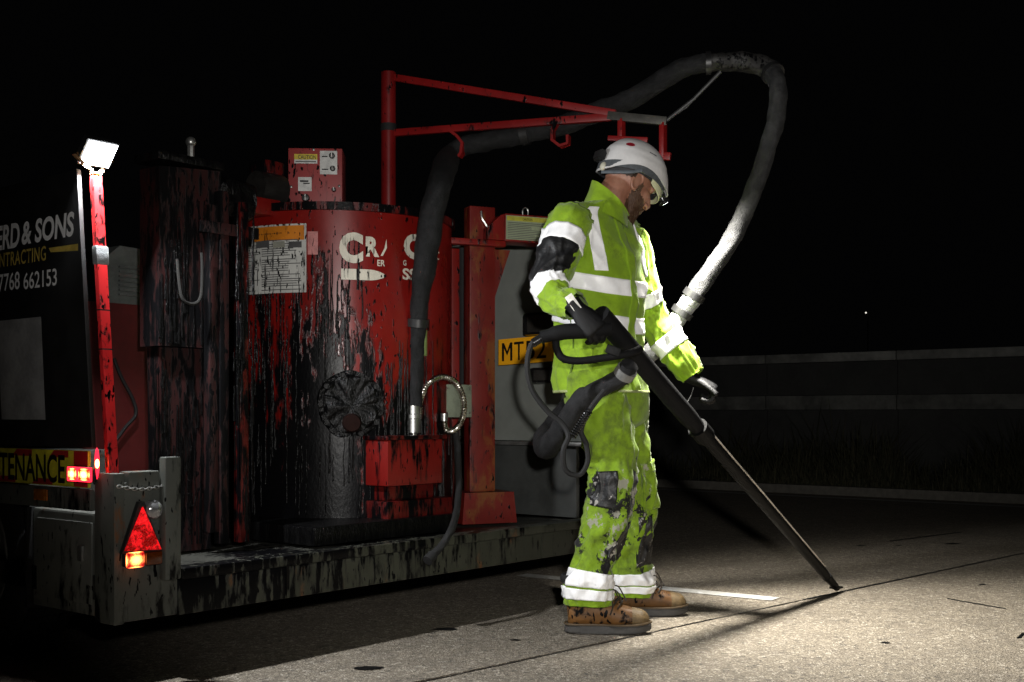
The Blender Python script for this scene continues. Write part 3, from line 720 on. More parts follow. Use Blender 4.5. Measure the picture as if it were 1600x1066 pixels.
cbq(503,244,512,246,.0046, M_ink, 'print_line'); cbq(503,264,513,266,.0046, M_ink, 'print_line'); cbq(462,252,494,254,.0046, plain('faded_ink',0), 'print_line'); cbq(469,282,482,285,.0046, M_ink, 'print_line'); cbq(474,286,484,288,.0046, M_ink, 'print_line')
for x, y, r_ in ((519,244,.012),(520,264,.011),(478,310,.016),(522,297,.009)):
    c = onp(CBM, x, y); bm = nb(); lathe(bm, [(r_,0),(r_,.012),(r_*.8,.02),(0,.021)], c, 18, (0,-1,0)); kn = objf('knob', bm, plain('knob_black', (.012,.012,.012), .4), cbx, CBM)
    bm = nb(); box(bm, c+V((0,-.024,0)), (.004,.007,r_*1.5)); objf('pointer', bm, M_steel, kn, CBM)
for x, y in ((490,234),(455,292),(530,291),(467,320)):
    c = onp(CBM, x, y); bm = nb(); lathe(bm, [(.006,0),(.005,.005),(0,.007)], c, 10, (0,-1,0)); objf('screw', bm, M_steel, cbx, CBM)
a = rear(346,275,.5); b = rear(402,345,.5); bm = nb(); b2(bm, (a.x,.5,b.z), (b.x,.66,a.z), .02); bmesh.ops.subdivide_edges(bm, edges=bm.edges[:], cuts=5, use_grid_fill=True)
for v in bm.verts: v.co += V((noise.noise(v.co*35), noise.noise(v.co*35+V((7,0,0))), noise.noise(v.co*25+V((0,7,0)))))*.012
obj('tar_lump', bm, M_tar, ml, smooth=80)
a = rear(388,304,.52); b = rear(440,340,.52); bm = nb(); b2(bm, (a.x,.52,b.z), (b.x,.66,a.z), .01); obj('pump_block', bm, M_red, ml)
a = rear(413,247,.6); b = rear(446,278,.6); bm = nb(); b2(bm, (a.x,.6,b.z), (b.x,.7,a.z), .015); obj('gear_case', bm, M_redtar, ml)
c = rear(415,295,.6); bm = nb(); cyl(bm, c-V((.05,0,0)), c+V((.07,0,0)), .062, n=24); cyl(bm, c+V((.0,0,-.08)), c+V((0,0,.05)), .04, n=18); obj('motor', bm, plain('oily_black', (.012,.011,.01), .4, sc=30, bump=.4), ml)
a = rear(537,327,.45); bm = nb(); tube(bm, cr([a, a+V((.05,0,.003)), a+V((.095,0,.004)), a+V((.105,.01,-.012))], 5), .007, 8); obj('lid_handle', bm, M_steel, ml)
for ang_ in (R(10), R(33), R(57)):
    bm = nb(); c = cylp(ang_, ZT+.0, -.0); box(bm, c+UP*.0, (.045,.03,.03), Matrix.Rotation(ang_, 3, 'Z'), .004); obj('lid_clamp', bm, M_redtar, ml)
# mast and swinging boom
bo = empty('hose_boom', 'red steel mast and triangular boom holding up the black hose', 'boom', TR)
MS = .62; m0 = rear(607,325,MS); m1 = rear(605,113,MS)
mastw = TR @ m1
bm = nb(); cyl(bm, (m0.x,MS,ZT), (m0.x,MS,m1.z), .032, n=28); obj('mast', bm, tarred('mast_red', (.19,.008,.008), -.08, streak=(10,10,4), speck=.6, rough=.35), bo)
bm = nb(); c = rear(607,200,MS); cyl(bm, (m0.x,MS,c.z-.016), (m0.x,MS,c.z+.016), .034, n=28); obj('black_band', bm, M_rub, bo)
bm = nb(); lathe(bm, [(.033,0),(.06,0),(.06,-.02)], (m0.x,MS,ZT+.045), 24); obj('collar', bm, M_redtar, bo)
TI = TR.inverted(); BY = (TR @ V((m0.x,MS,0))).y
def bp(px, py): # points in the boom's vertical plane: nearer the camera to the right
    return TI @ P(px, py, BY-(px-607)/(1040-607)*.38)
M_boom = tarred('boom_red', (.24,.008,.008), -.06, streak=(9,9,9), speck=.8, rough=.4)
def bar(a, b, wd, nm, mat=None):
    a = bp(*a); b = bp(*b); d = b-a; bm = nb(); x, y = frame(d); ln = d.length
    vs = box(bm, (0,0,0), (wd*.8, wd, ln), None, .003)
    bmesh.ops.transform(bm, matrix=Matrix((x,y,d.normalized())).transposed().to_4x4(), verts=bm.verts); bmesh.ops.translate(bm, vec=(a+b)/2, verts=bm.verts)
    return obj(nm, bm, mat or M_boom, bo)
bar((612,121),(962,178),.030,'upper_bar'); bar((617,208),(955,183),.030,'lower_bar')
bar((950,181),(1042,190),.034,'end_bar', plain('dull_steel', (.06,.057,.05), .5, .5, sc=25))
def hook(pts, nm='hook'):
    bm = nb(); q = [bp(*p) for p in pts]; tw_ = (bp(700,200)-bp(640,200)).normalized().cross(UP).normalized()*.02; pv = None
    for i in range(len(q)):
        d = (q[min(i+1,len(q)-1)]-q[max(i-1,0)]); nr = d.normalized().cross(tw_.normalized()).normalized()*.006
        rw = [bm.verts.new(q[i]+e1*tw_+e2*nr) for e1, e2 in ((1,1),(1,-1),(-1,-1),(-1,1))]
        if pv:
            for k in range(4): bm.faces.new((pv[k], pv[(k+1)%4], rw[(k+1)%4], rw[k]))
        else: bm.faces.new(rw)
        pv = rw
    bm.faces.new(pv[::-1]); return obj(nm, bm, M_boom, bo, smooth=30)
hook([(703,204),(716,214),(724,224),(722,240),(718,246)]); hook([(872,190),(864,204),(864,220),(876,229),(888,225),(888,212)])
bar((971,186),(971,214),.028,'hanger'); bar((1036,192),(1036,246),.028,'hanger'); bar((950,216),(1012,219),.02,'cross_plate'); bar((1022,243),(1048,245),.03,'foot_plate')
a = bp(1042,188); b = bp(1126,112); bm = nb(); tube(bm, [a, (a+b)/2+V((0,0,-.012)), b], .008, 8); a = bp(1075,172); tube(bm, [bp(1035,192), bp(1072,168), b], .005, 6); obj('spring_arm', bm, plain('sooty_steel', (.03,.03,.03), .5, .4), bo)
# pump with its feed pipe, conduit and junction box
M_pump = tarred('pump_red', (.19,.008,.006), .0, gz=.5, z0=.62, streak=(24,24,2), speck=.8, rough=.4)
p0 = rear(597,688,.16); p1 = rear(683,754,.16)
pu = empty('transfer_pump', 'red pump box with black tar drips at the foot of the tank', 'pump', TR)
bm = nb(); b2(bm, (p0.x,.13,p1.z), (p1.x,.32,p0.z), .004); obj('pump_box', bm, M_pump, pu)
bm = nb(); b2(bm, (p0.x-.01,.115,p0.z+.001), (p1.x+.01,.34,p0.z+.016), .003); obj('cover', bm, M_redtar, pu)
bm = nb(); b2(bm, (p0.x+.03,.16,.47), (p1.x-.02,.32,p1.z-.001), .004); obj('leg', bm, M_redtar, pu)
bm = nb(); b2(bm, (p0.x+.0,.13,.3385), (p1.x+.06,.5,.469), .006); obj('plinth', bm, M_redtar, pu)
cc = rear(645,690,.2); CT = cc.x
bm = nb(); z_ = lambda py: rear(645,py,.2).z
lathe(bm, [(0,z_(690)),(.018,z_(688)),(.018,z_(677)),(.031,z_(676)),(.031,z_(655)),(.034,z_(654)),(.034,z_(648)),(.03,z_(647)),(.03,z_(634)),(.0,z_(633))], (CT,.2,0), 24); obj('coupling', bm, M_steel, pu)
bm = nb(); bd = rear(652,537,.2); lathe(bm, [(.0345,z_(556)),(.0345,z_(516))], (rear(651,537,.2).x,.19,0), 24); obj('inspection_tag', bm, plain('green_tag', (.22,.30,.10), .4, sc=60), pu)
jb = empty('junction_box', 'small grey electrical box beside the pump', 'box', TR)
q0 = rear(672,602,.24); q1 = rear(733,650,.24); bm = nb(); b2(bm, (q0.x,.24,q1.z), (q1.x,.34,q0.z), .006); jbo = obj('box', bm, plain('box_grey', (.26,.27,.23), .5, sc=14), jb)
bm = nb(); b2(bm, (q0.x+.075,.228,q1.z-.006), (q1.x+.004,.2395,q0.z+.006), .004); lid = obj('lid', bm, plain('box_green_grey', (.22,.25,.19), .5, sc=14), jb)
for x, z in ((q0.x+.088,q0.z-.012),(q1.x-.01,q0.z-.012),(q0.x+.088,q1.z+.012),(q1.x-.01,q1.z+.012)):
    bm = nb(); lathe(bm, [(.006,0),(.005,.004),(0,.005)], (x,.228,z), 8, (0,-1,0)); obj('screw', bm, M_steel, lid)
bm = nb(); b2(bm, (q0.x+.05,.262,.338), (q0.x+.09,.30,q1.z-.001), .002); obj('stand', bm, M_redtar, jb)
cd = empty('conduit', 'looped shiny metal flexible conduit beside the pump', 'conduit', TR)
path = [rear(x, y, .19) for x, y in ((655,652),(657,625),(668,600),(690,589),(712,598),(724,625),(722,655),(710,672),(697,672),(694,658))]
pts = cr(path, 22); bm = nb(); tube(bm, pts, lambda u: .0125+.0018*math.sin(u*200*2), 12)
obj('flexible_sleeve', bm, plain('conduit_metal', (.55,.52,.46), .25, 1.0, sc=40), cd)
bm = nb(); lathe(bm, [(.016,0),(.016,.03),(.013,.032)], path[-1]-UP*.0, 12); obj('ferrule', bm, M_steel, cd)
# black cable hanging over the beam
bm = nb(); path = [rear(x, y, s) for x, y, s in ((712,672,.20),(716,720,.16),(716,780,.08),(708,820,-.04),(692,850,-.06),(672,872,-.065))]
tube(bm, cr(path, 8), .014, 10, jit=.2); lathe(bm, [(0,-.02),(.02,-.018),(.02,.018),(0,.02)], path[-1], 14, (path[-1]-path[-2]).normalized())
cbl = obj('drain_hose', bm, M_rub, None, label='black hose end dangling over the rear beam', cat='hose'); cbl.matrix_world = TR
# right hand red frame
FO = TR @ V((1.86,.22,0)); FM = Matrix.Translation(FO) @ Matrix.Rotation(R(24),4,'Z')
rf = empty('steel_frame', 'rusty red upright frame with a printed caution plate, right of the tank', 'frame', FM)
def fr(px, py, s=0): return onp(FM, px, py, s)
q0 = fr(734,321); q1 = fr(774,600)
bm = nb(); b2(bm, (q0.x,0,.47), (q1.x,.07,q0.z), .006); pil = obj('pillar', bm, M_pillar, rf)
ga, gb, gc = fr(774,400), fr(800,388), fr(774,470); bm = nb(); prism(bm, [V((q1.x+.0005,.02,ga.z+.03)), V((gb.x,.02,ga.z+.03)), V((q1.x+.0005,.02,gc.z))], (0,.03,0)); obj('gusset', bm, M_pillar, pil, smooth=0)
fa_, fb_ = fr(722,772), fr(800,830); bm = nb(); prism(bm, [V((fa_.x-.01,-.03,.3385)), V((fb_.x+.01,-.03,.3385)), V((fb_.x-.005,-.03,.469)), V((fa_.x,-.03,.469))], (0,.2,0)); obj('foot_box', bm, M_pillar, rf)
a = fr(705,371,-.04); b = fr(790,386,-.04); bm = nb(); b2(bm, (a.x,-.045,b.z), (b.x,-.001,a.z), .004); obj('cross_bar', bm, M_red, rf)
a = fr(706,388,.08); b = fr(718,520,.08); bm = nb(); b2(bm, (a.x,.08,.34), (b.x,.11,a.z), .003); obj('thin_upright', bm, M_red, rf)
a = fr(728,388,.14); bm = nb(); cyl(bm, (a.x,.15,.8), (a.x,.15,a.z), .03, n=16); obj('lagged_pipe', bm, plain('lagging', (.012,.012,.013), .8), rf)
a = fr(791,336,-.06); b = fr(872,379,-.06)
bm = nb(); b2(bm, (a.x-.004,-.056,b.z-.008), (b.x,.06,a.z+.008), .004); obj('bracket_box', bm, M_red, rf)
bm = nb(); c = fr(762,380,-.05); prism(bm, [V((c.x,-.05,b.z-.004)), V((a.x-.0045,-.05,b.z-.004)), V((a.x-.0045,-.05,a.z+.004)), V((a.x-.02,-.05,a.z+.0)), V((c.x,-.05,b.z+.045))], (0,.1,0)); obj('web_plate', bm, M_red, rf, smooth=0)
M_lab = plain('label_green', (.26,.30,.19), .5, sc=20, var=.12)
bm = nb(); b2(bm, (a.x,-.059,b.z), (b.x-.01,-.0565,a.z)); lb = obj('caution_plate', bm, M_lab, rf, smooth=0, label='pale printed caution plate with a yellow header')
bm = nb(); b2(bm, (a.x+.003,-.0605,a.z-.022), (b.x-.012,-.0592,a.z-.003)); obj('header', bm, plain('label_yellow', (.38,.36,.04), .5), lb, smooth=0)
bm = fit_text('CAUTION', .045, .010, .01); mapped(bm, lambda x, y: V((a.x+.075+x,-.0613,a.z-.0175+y))); obj('lettering', bm, M_ink, lb, smooth=0)
bm = nb(); rg = random.Random(2)
for k in range(12):
    z = a.z-.029-k*.0072
    if z < b.z+.004: break
    e = .11+.08*rg.random(); quad(bm, *[V((x,-.0604,zz)) for x, zz in ((a.x+.006,z),(a.x+e,z),(a.x+e,z-.0026),(a.x+.006,z-.0026))])
obj('print_lines', bm, plain('faded_ink',0), lb, smooth=0)
c = fr(752,330,-.004); bm = nb(); tube(bm, cr([c, c+V((.002,-.004,-.03)), c+V((.018,-.006,-.055)), c+V((.034,-.004,-.085))], 6), .005, 6); obj('lock_pin', bm, M_steel, rf)
c = fr(824,331,-.04); bm = nb(); tube(bm, cr([c+V((-.012,.02,-.012)), c+V((-.012,.02,.01)), c+V((0,.02,.02)), c+V((.012,.02,.01)), c+V((.012,.02,-.012))], 4), .003, 6); obj('eye_bolt', bm, M_steel, rf)
# left hand loading chute, its frame and hanging hose
M_ch = tarred('chute_red', (.024,.0022,.002), .12, gt=.10, t0=.4, streak=(26,26,2.4), speck=.9, rough=.6, tarrough=.55)
ch = empty('loading_chute', 'tall dark red loading chute streaked with black tar, left of the tank', 'chute', TR)
a = rear(228,245,.30); b = rear(345,300,.30)
z1 = a.z; tx0, tx1 = a.x+.05, b.x
bm = nb(); prism(bm, [V((tx0,.30,1.02)), V((tx1,.30,1.02)), V((tx1,.30,z1)), V((tx0,.30,z1-.02))], (0,.11,0)); obj('hopper', bm, M_ch, ch, smooth=0)
bm = nb(); prism(bm, [V((tx0+.03,.33,.3385)), V((tx1-.02,.33,.3385)), V((tx1-.01,.33,1.018)), V((tx0+.02,.33,1.018))], (0,.07,0)); obj('lower_duct', bm, M_ch, ch, smooth=0)
for x0, s0, z0_, z1_ in ((tx0+.17,.262,.4,1.5),(tx1-.035,.255,.36,1.55),(tx1+.035,.24,.36,1.52)):
    bm = nb(); b2(bm, (x0,s0,z0_), (x0+.036,s0+.036,z1_), .003); obj('upright', bm, M_ch if x0 < tx1 else M_redtar, ch)
bm = nb(); b2(bm, (tx0+.12,.245,1.40), (tx1+.12,.2545-.0,1.44), .003); obj('top_strap', bm, M_ch, ch)
bm = nb(); b2(bm, (tx0-.01,.29,z1+.001), (tx1+.01,.43,z1+.03), .006); lid2 = obj('lid', bm, M_tar, ch)
a = rear(298,222,.36); bm = nb(); bmesh.ops.create_uvsphere(bm, u_segments=12, v_segments=8, radius=.018, matrix=Matrix.Translation(a)); cyl(bm, (a.x,a.y,z1+.03), a, .012, n=8); obj('lid_knob', bm, M_steel, ch)
bm = nb(); path = [rear(x, y, .24) for x, y in ((277,405),(280,440),(286,468),(303,475),(314,462),(316,420),(315,395))]; tube(bm, cr(path, 8), .0055, 8); obj('sagging_cable', bm, plain('dusty_cable', (.005,.0045,.0035), .9), ch)
bm = nb(); rg = random.Random(21)
for k in range(150):
    x = rg.uniform(tx0, tx1+.1); s_ = .298 if x < tx1 else .24; s_ = .327 if True and rg.random() < .0 else s_
    zt_ = rg.uniform(.5, 1.55); zb_ = max(.36, zt_-rg.uniform(.05,.3)); wd = rg.uniform(.002,.006)
    if zt_ < 1.02 and x < tx1: s_ = .328
    elif zb_ < 1.02 < zt_ and x < tx1: zb_ = 1.03
    tube(bm, [V((x+.006*noise.noise(V((k,i*.6,0))), s_, zt_+(zb_-zt_)*i/5)) for i in range(6)], lambda u: wd*(.5+.5*u), 5)
obj('tar_runs', bm, M_tar, ch, smooth=60, kind='stuff')
# engine cover and red panel behind the lamp post
ep = empty('red_bulkhead', 'dull dark red sheet bulkhead behind the lamp post', 'panel', TR)
a = rear(160,472,.62); b = rear(246,745,.62); bm = nb(); b2(bm, (a.x-.06,.62,.338), (b.x+.1,.645,a.z), .003); obj('sheet', bm, plain('dull_red', (.075,.005,.005), .55, sc=6), ep)
bm = nb(); path = [rear(x, y, .6) for x, y in ((178,560),(190,590),(208,625),(212,648),(196,668),(180,690))]; tube(bm, cr(path, 8), .006, 6); obj('cable', bm, M_rub, ep)
en = empty('engine_cover', 'grey finned engine shroud behind the lamp post', 'engine', TR)
M_eng = plain('engine_grey', (.11,.12,.115), .5, .2, sc=15)
c = rear(198,432,.70); wq = .105
bm = nb(); prism(bm, [V((c.x-wq,.66,1.17)), V((c.x+wq,.66,1.17)), V((c.x+wq,.66,c.z+.05)), V((c.x+wq*.7,.66,c.z+.095)), V((c.x-wq*.5,.66,c.z+.1)), V((c.x-wq*.95,.66,c.z+.06))], (0,.26,0)); obj('shroud', bm, M_eng, en, smooth=0)
for k in range(7):
    z = c.z-.075+k*.016; bm = nb(); b2(bm, (c.x-.06,.648,z), (c.x+.09,.6595,z+.008), .002); obj('fin', bm, M_eng, en)
bm = nb(); b2(bm, (c.x-wq-.05,.7,.338), (c.x+wq+.02,.95,1.168), .004); obj('engine_block', bm, plain('oily_black',0), en)
# ------------------------------------------------------------------ hose from the pump over the boom to the wand
def fabric_hose():
    n = NT('sooty_hose_sleeve'); f = n.noise(sc=25, det=6, rough=.7); w_ = n.noise(sc=300, det=2); b_ = n.noise(sc=5, det=4)
    n.set(Base_Color=n.mix(n.step(n.math('MULTIPLY_ADD', b_, .6, f), .6, 1.0), (.0045,.0048,.005), (.016,.016,.017)), Roughness=.75, Specular_IOR_Level=.3)
    n.bump(n.math('ADD', n.math('MULTIPLY', f, 1.2), w_), .7, .006); return n.m
M_hose = fabric_hose()
cw = TR @ rear(645,634,.2); YB = cw.y
hs = []
for px, py, Y in ((646,634,YB),(649,590,YB),(651,540,YB),(655,480,YB-.02),(663,420,YB-.04),(673,350,YB-.05),(688,285,YB-.02),(702,246,BY-.06),(722,230,BY-.07),(760,221,BY-.08),(820,209,BY-.12),(880,196,BY-.17),(940,172,BY-.24),(985,155,BY-.27),(1030,128,BY-.30),(1075,104,BY-.34),(1115,98,BY-.36),(1160,97,BY-.36),(1200,108,BY-.35),(1215,135,4.66),(1212,185,4.66),(1194,250,4.67),(1170,318,4.69),(1140,378,4.72),(1104,432,4.75),(1072,480,4.78),(1042,520,4.80),(1010,556,4.81)):
    hs.append(P(px, py, Y))
hs += [V((.36,4.80,.98)), V((.24,4.76,.84)), V((.135,4.60,.715)), V((.135,4.40,.675)), V((.185,4.20,.745)), V((.26,4.115,.86)), P(968,592,4.06), P(984,570,4.02)]
pts = cr(hs, 10); nP = len(pts)
def hr(u):
    i = u*(len(hs)-1)
    r = .036 if i < 2.2 else (.036+(.055-.036)*min(1, (i-2.2)/2.8) if i < 7 else (.044 if i < 15 else .041))
    if i > len(hs)-3: r = .034
    elif i > len(hs)-8: r = .048
    return r
ho = empty('feed_hose', 'thick black sleeved hose looping over the boom and behind the worker', 'hose')
def hose_part(i0, i1, nm, mat, grow=0, lab=None):
    bm = nb(); sub_ = pts[i0:i1+1]; rings = []; d0 = (pts[1]-pts[0]).normalized(); ax, bx = frame(d0)
    for i in range(nP):
        d = (pts[min(i+1,nP-1)]-pts[max(i-1,0)]).normalized(); ax = (ax-d*ax.dot(d)).normalized(); bx = d.cross(ax)
        if not i0 <= i <= i1: continue
        rr = hr(i/(nP-1))+grow; ring = []
        for k in range(22):
            v = 2*PI*k/22; q_ = ax*math.cos(v)+bx*math.sin(v)*(.88+.1*noise.noise(V((i*.06,3,1)))); p = pts[i]+q_*rr*(1+.16*noise.noise(V((math.cos(v)*1.2, math.sin(v)*1.2, i*.22)))+.06*noise.noise(V((math.cos(v)*2.5, math.sin(v)*2.5, i*.7+9))))
            ring.append(bm.verts.new(p+V((noise.noise(p*45), noise.noise(p*45+V((4,4,4))), noise.noise(p*45+V((8,8,8)))))*.003))
        rings.append(ring)
    for r0, r1 in zip(rings, rings[1:]):
        for k in range(22): bm.faces.new((r0[k], r0[(k+1)%22], r1[(k+1)%22], r1[k]))
    bm.faces.new(rings[0][::-1]); bm.faces.new(rings[-1]); return obj(nm, bm, mat, ho, smooth=80, label=lab)
def hose_tone(nm, lo_, hi_):
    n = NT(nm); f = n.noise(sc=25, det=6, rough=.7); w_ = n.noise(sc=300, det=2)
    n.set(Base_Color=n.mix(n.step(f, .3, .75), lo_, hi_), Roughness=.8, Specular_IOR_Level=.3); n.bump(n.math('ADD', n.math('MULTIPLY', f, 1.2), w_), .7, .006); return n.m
hose_part(0, 158, 'sleeve', M_hose); hose_part(158, 183, 'clamp_wrap', tarred('clamp_grey', (.022,.021,.02), .03, streak=(60,60,60), speck=.9, rough=.6), .001)
hose_part(183, 246, 'sleeve', hose_tone('torchlit_sleeve', (.013,.013,.0135), (.045,.045,.045))); hose_part(246, 285, 'silver_wrap', hose_tone('silver_foil_tape', (.14,.14,.14), (.30,.30,.30)), .002, 'crinkled pale tape round the hose'); hose_part(285, nP-1, 'sleeve', M_hose)  # descending sleeve run painted paler where the head torch lights it
for i in (26, 100, 158, 183, 246, 252): 
    bm = nb(); tube(bm, pts[i-1:i+2], hr(i/nP)+.006, 20); obj('tie_band', bm, plain('black_tape', (.012,.012,.012), .4), ho, smooth=60)
e0, e1 = pts[-9], pts[-5]; bm = nb(); cyl(bm, e0, e1, .0375, n=20); obj('hose_clip', bm, plain('clip_grey', (.20,.20,.19), .45, .4, sc=30), ho)

# ------------------------------------------------------------------ sealing wand
wa = empty('sealing_wand', 'long black sealant wand held by the worker, tip on the slab joint', 'tool')
M_wand = plain('wand_black', (.0025,.0025,.0025), .6, sc=25, bump=.3, spec=.2); M_grip = plain('wand_grip', (.003,.003,.0033), .75, sc=60, bump=.5, spec=.2)
tip = J1+UP*.012; W0 = P(944,500,4.0)
wd = (tip-W0); wl_ = wd.length; wu = wd.normalized()
def along(k, side_=0, up=0):
    a, b = frame(wu); return W0+wd*k+a*side_+b*up
bm = nb(); tube(bm, [along(k) for k in (-.015,.0,.06,.18,.30,.335)], lambda u: .036 if u < .9 else .03, 16, jit=.08); obj('lagged_barrel', bm, M_grip, wa)
bm = nb(); cyl(bm, along(.3355), along(.365), .040, n=18); cyl(bm, along(.3655), along(.375), .033, n=18); obj('barrel_collar', bm, M_wand, wa)
bm = nb(); tube(bm, [along(.3752), along(.6), along(.9), along(.955)], lambda u: .0265-.0085*u, 16); obj('lance', bm, M_wand, wa)
bm = nb(); tube(bm, [along(.376,-.022,.016), along(.6,-.021,.016), along(.90,-.019,.014)], .0045, 6); obj('heater_cable', bm, plain('steel_rod', (.5,.48,.45), .3, .9), wa)
bm = nb(); tube(bm, [along(.9552), along(.985), along(.993)], lambda u: .0175-.004*u, 14)
c = along(.992); ax = jd; prism(bm, [c-ax*.035-jn*.018, c+ax*.02-jn*.018, c+ax*.02+jn*.018, c-ax*.035+jn*.018], (0,0,.008)); obj('sealing_shoe', bm, M_wand, wa)
for k in (.80,.90,.935):
    bm = nb(); cyl(bm, along(k), along(k+.008), .0290-.0085*k-.0002*0, n=16); obj('band', bm, M_wand, wa)
bm = nb(); h0 = P(846,527,3.98); h1 = P(952,513,3.99); tube(bm, cr([h0, P(880,519,3.97), P(915,517,3.97), h1], 6), lambda u: .022 if u < .2 else .027, 14); obj('rear_handle', bm, M_grip, wa)
bm = nb(); tube(bm, cr([P(868,526,3.99), P(870,545,4.0), P(880,560,4.0), P(905,564,4.0), P(945,559,4.0), P(985,552,4.0), P(1000,545,4.03)], 7), .0135, 10); obj('guard_loop', bm, M_grip, wa)
bm = nb(); box(bm, P(958,548,3.98), (.05,.02,.03), Matrix.Rotation(R(20),3,'Y'), .004); obj('trigger', bm, M_wand, wa)
bm = nb(); tube(bm, cr([P(852,526,3.98), P(838,530,3.975), P(828,545,3.975), P(824,575,3.98), P(832,610,3.99), P(855,642,4.0), P(878,662,4.0), P(888,682,3.99), P(880,705,3.98), P(884,735,3.99), P(905,742,4.0), P(918,722,4.0), P(916,695,4.0), P(908,672,3.99), P(922,640,3.98), P(945,610,3.98)], 7), .0095, 8); cb_ = obj('control_cable', bm, M_rub, wa)
bm = nb()
def coil(a, b, turns, rad, thick=.0035):
    ax, bx = frame(b-a); tube(bm, [a+(b-a)*i/(turns*10)+(ax*math.cos(i*2*PI/10)+bx*math.sin(i*2*PI/10))*rad for i in range(turns*10+1)], thick, 5)
coil(P(850,526,3.975), P(832,537,3.975), 7, .0135); obj('strain_coil', bm, plain('gloss_black',0), wa); bm = nb()
coil(P(921,640,3.975), P(894,682,3.985), 12, .0125); obj('strain_coil', bm, plain('gloss_black',0), wa)

# ------------------------------------------------------------------ the worker
MX = V((.36, 4.42, 0))
pr = empty('person', 'worker in yellow-green high visibility suit and white helmet bending over a black wand', 'person', Matrix.Translation(MX))
def hivis(name, dirt=.0, tar=0.0):
    n = NT(name); f = n.noise(sc=9, det=6, rough=.65); f2 = n.noise((1,1,1), 24, 6, .7, loc=(3,3,3)); wv = n.noise(sc=420, det=1); z = n.n('ShaderNodeSeparateXYZ', i_0=n.tc.outputs['Object']).outputs[2]
    c = n.mix(n.step(f, .3, .75), (.165,.275,.009), (.25,.41,.012))
    d = n.math('ADD', n.math('MULTIPLY_ADD', f2, .5, n.math('MULTIPLY', f, .5)), dirt)
    c = n.mix(n.math('MULTIPLY', n.step(d, .50, .72), .7), c, (.055,.075,.016))
    if tar:
        kd1 = n.n('ShaderNodeVectorMath', operation='DISTANCE', i_0=n.tc.outputs['Object'], i_1=(.10,-.09,.38)).outputs['Value']; zb = n.step(kd1, .07, .40, .235, -.015)
        t1 = n.noise((1,1,.8), 11, 7, .7, loc=(7,1,2)); m = n.step(n.math('ADD', t1, zb), .655, .685)
        c = n.mix(m, c, (.008,.008,.008))
        t2 = n.noise((1,1,.7), 15, 6, .68, loc=(1,9,4)); m2 = n.step(n.math('MULTIPLY_ADD', zb, .6, t2), .665, .70)
        c = n.mix(n.math('MULTIPLY', m2, .9), c, (.30,.29,.24))
    else:
        t1 = n.noise((1,1,1), 30, 4, .6, loc=(7,1,2)); c = n.mix(n.step(t1, .73, .75), c, (.05,.06,.015))
    n.set(Base_Color=c, Roughness=.75, Specular_IOR_Level=.25); 
    n.b.inputs['Sheen Weight'].default_value = .15
    n.bump(n.math('MULTIPLY_ADD', wv, .25, n.math('MULTIPLY', f2, .9)), .5, .004); return n.m
M_jkt = hivis('hi_vis_jacket', .02); M_trs = hivis('hi_vis_trousers', .09, 1.0)
def tapem(name, st=0.0):
    n = NT(name); f = n.noise(sc=34, det=6, rough=.7); wv = n.noise(sc=500, det=1)
    c = n.mix(n.step(n.math('ADD', f, st), .70, .73), (.95,.95,.95), (.03,.03,.03)); c = n.mix(n.math('MULTIPLY', n.step(f, .35, .7), .25), c, (.6,.58,.55))
    n.set(Base_Color=c, Roughness=.42); n.bump(wv, .15, .001); return n.m
M_tape = tapem('reflective_tape', -.06); M_tape2 = tapem('scuffed_reflective_tape', .02)
def blackpatch():
    n = NT('black_kneepad'); f = n.noise(sc=26, det=6, rough=.65, loc=(2,2,6)); g_ = n.noise(sc=60, det=4)
    n.set(Base_Color=n.mix(n.step(n.math('MULTIPLY_ADD', g_, .3, f), .74, .79), (.004,.004,.0045), (.36,.34,.31)), Roughness=.5); n.bump(g_, .6, .004); return n.m
M_pad = blackpatch()
M_sleeveblk = tapem('sleeve_black', 0) if False else plain('sleeve_black_cloth', (.006,.006,.0065), .55, sc=20, bump=.4)
Fd = V((.766,-.643,0)); Rt = V((-.643,-.766,0))
tc0 = V((.325,4.42,0))
def tring(z, a, b, px=None, fx=0, e=.85, tilt=0):
    c = tc0+Fd*fx+UP*z
    return (c, Fd*a+UP*tilt*a, Rt*b, e)
jr = [tring(.875,.150,.195,fx=.02), tring(.95,.148,.197,fx=.015), tring(1.04,.142,.19,fx=.012), tring(1.13,.146,.187,fx=.008), tring(1.22,.150,.19,fx=.004), tring(1.31,.150,.198), tring(1.40,.142,.205,fx=-.008), tring(1.475,.128,.205,fx=-.016), tring(1.53,.106,.182,fx=-.018), tring(1.566,.090,.135,fx=-.008), tring(1.585,.074,.088,fx=.01)]
JK = Loft(jr, wrinkle(2.1, .015, 9, 2.6))
bm = nb(); JK.mesh(bm, nu=130, nv=110)
# skirt hem turned in, so the jacket is not a paper edge
jk = obj('jacket', bm, M_jkt, pr, smooth=180, world=True, label='yellow-green high visibility jacket with white reflective bands')
def band(LF, name, mat, u0, u1, v0=0, v1=2*PI, off=.003, nu=8, nv=90, parent=None, label=None):
    bm = nb(); LF.mesh(bm, u0, u1, v0, v1, nu, nv, off, thick=.006); return obj(name, bm, mat, parent or jk, smooth=180, world=True, label=label)
def uz(LF, z):                                 # loft parameter at height z
    lo, hi = 0, 1
    for _ in range(40):
        m = (lo+hi)/2
        if LF._i(LF.c, m).z < z: lo = m
        else: hi = m
    return lo
zy = lambda py, Y=4.25: HC-(py-646)/FPX*Y
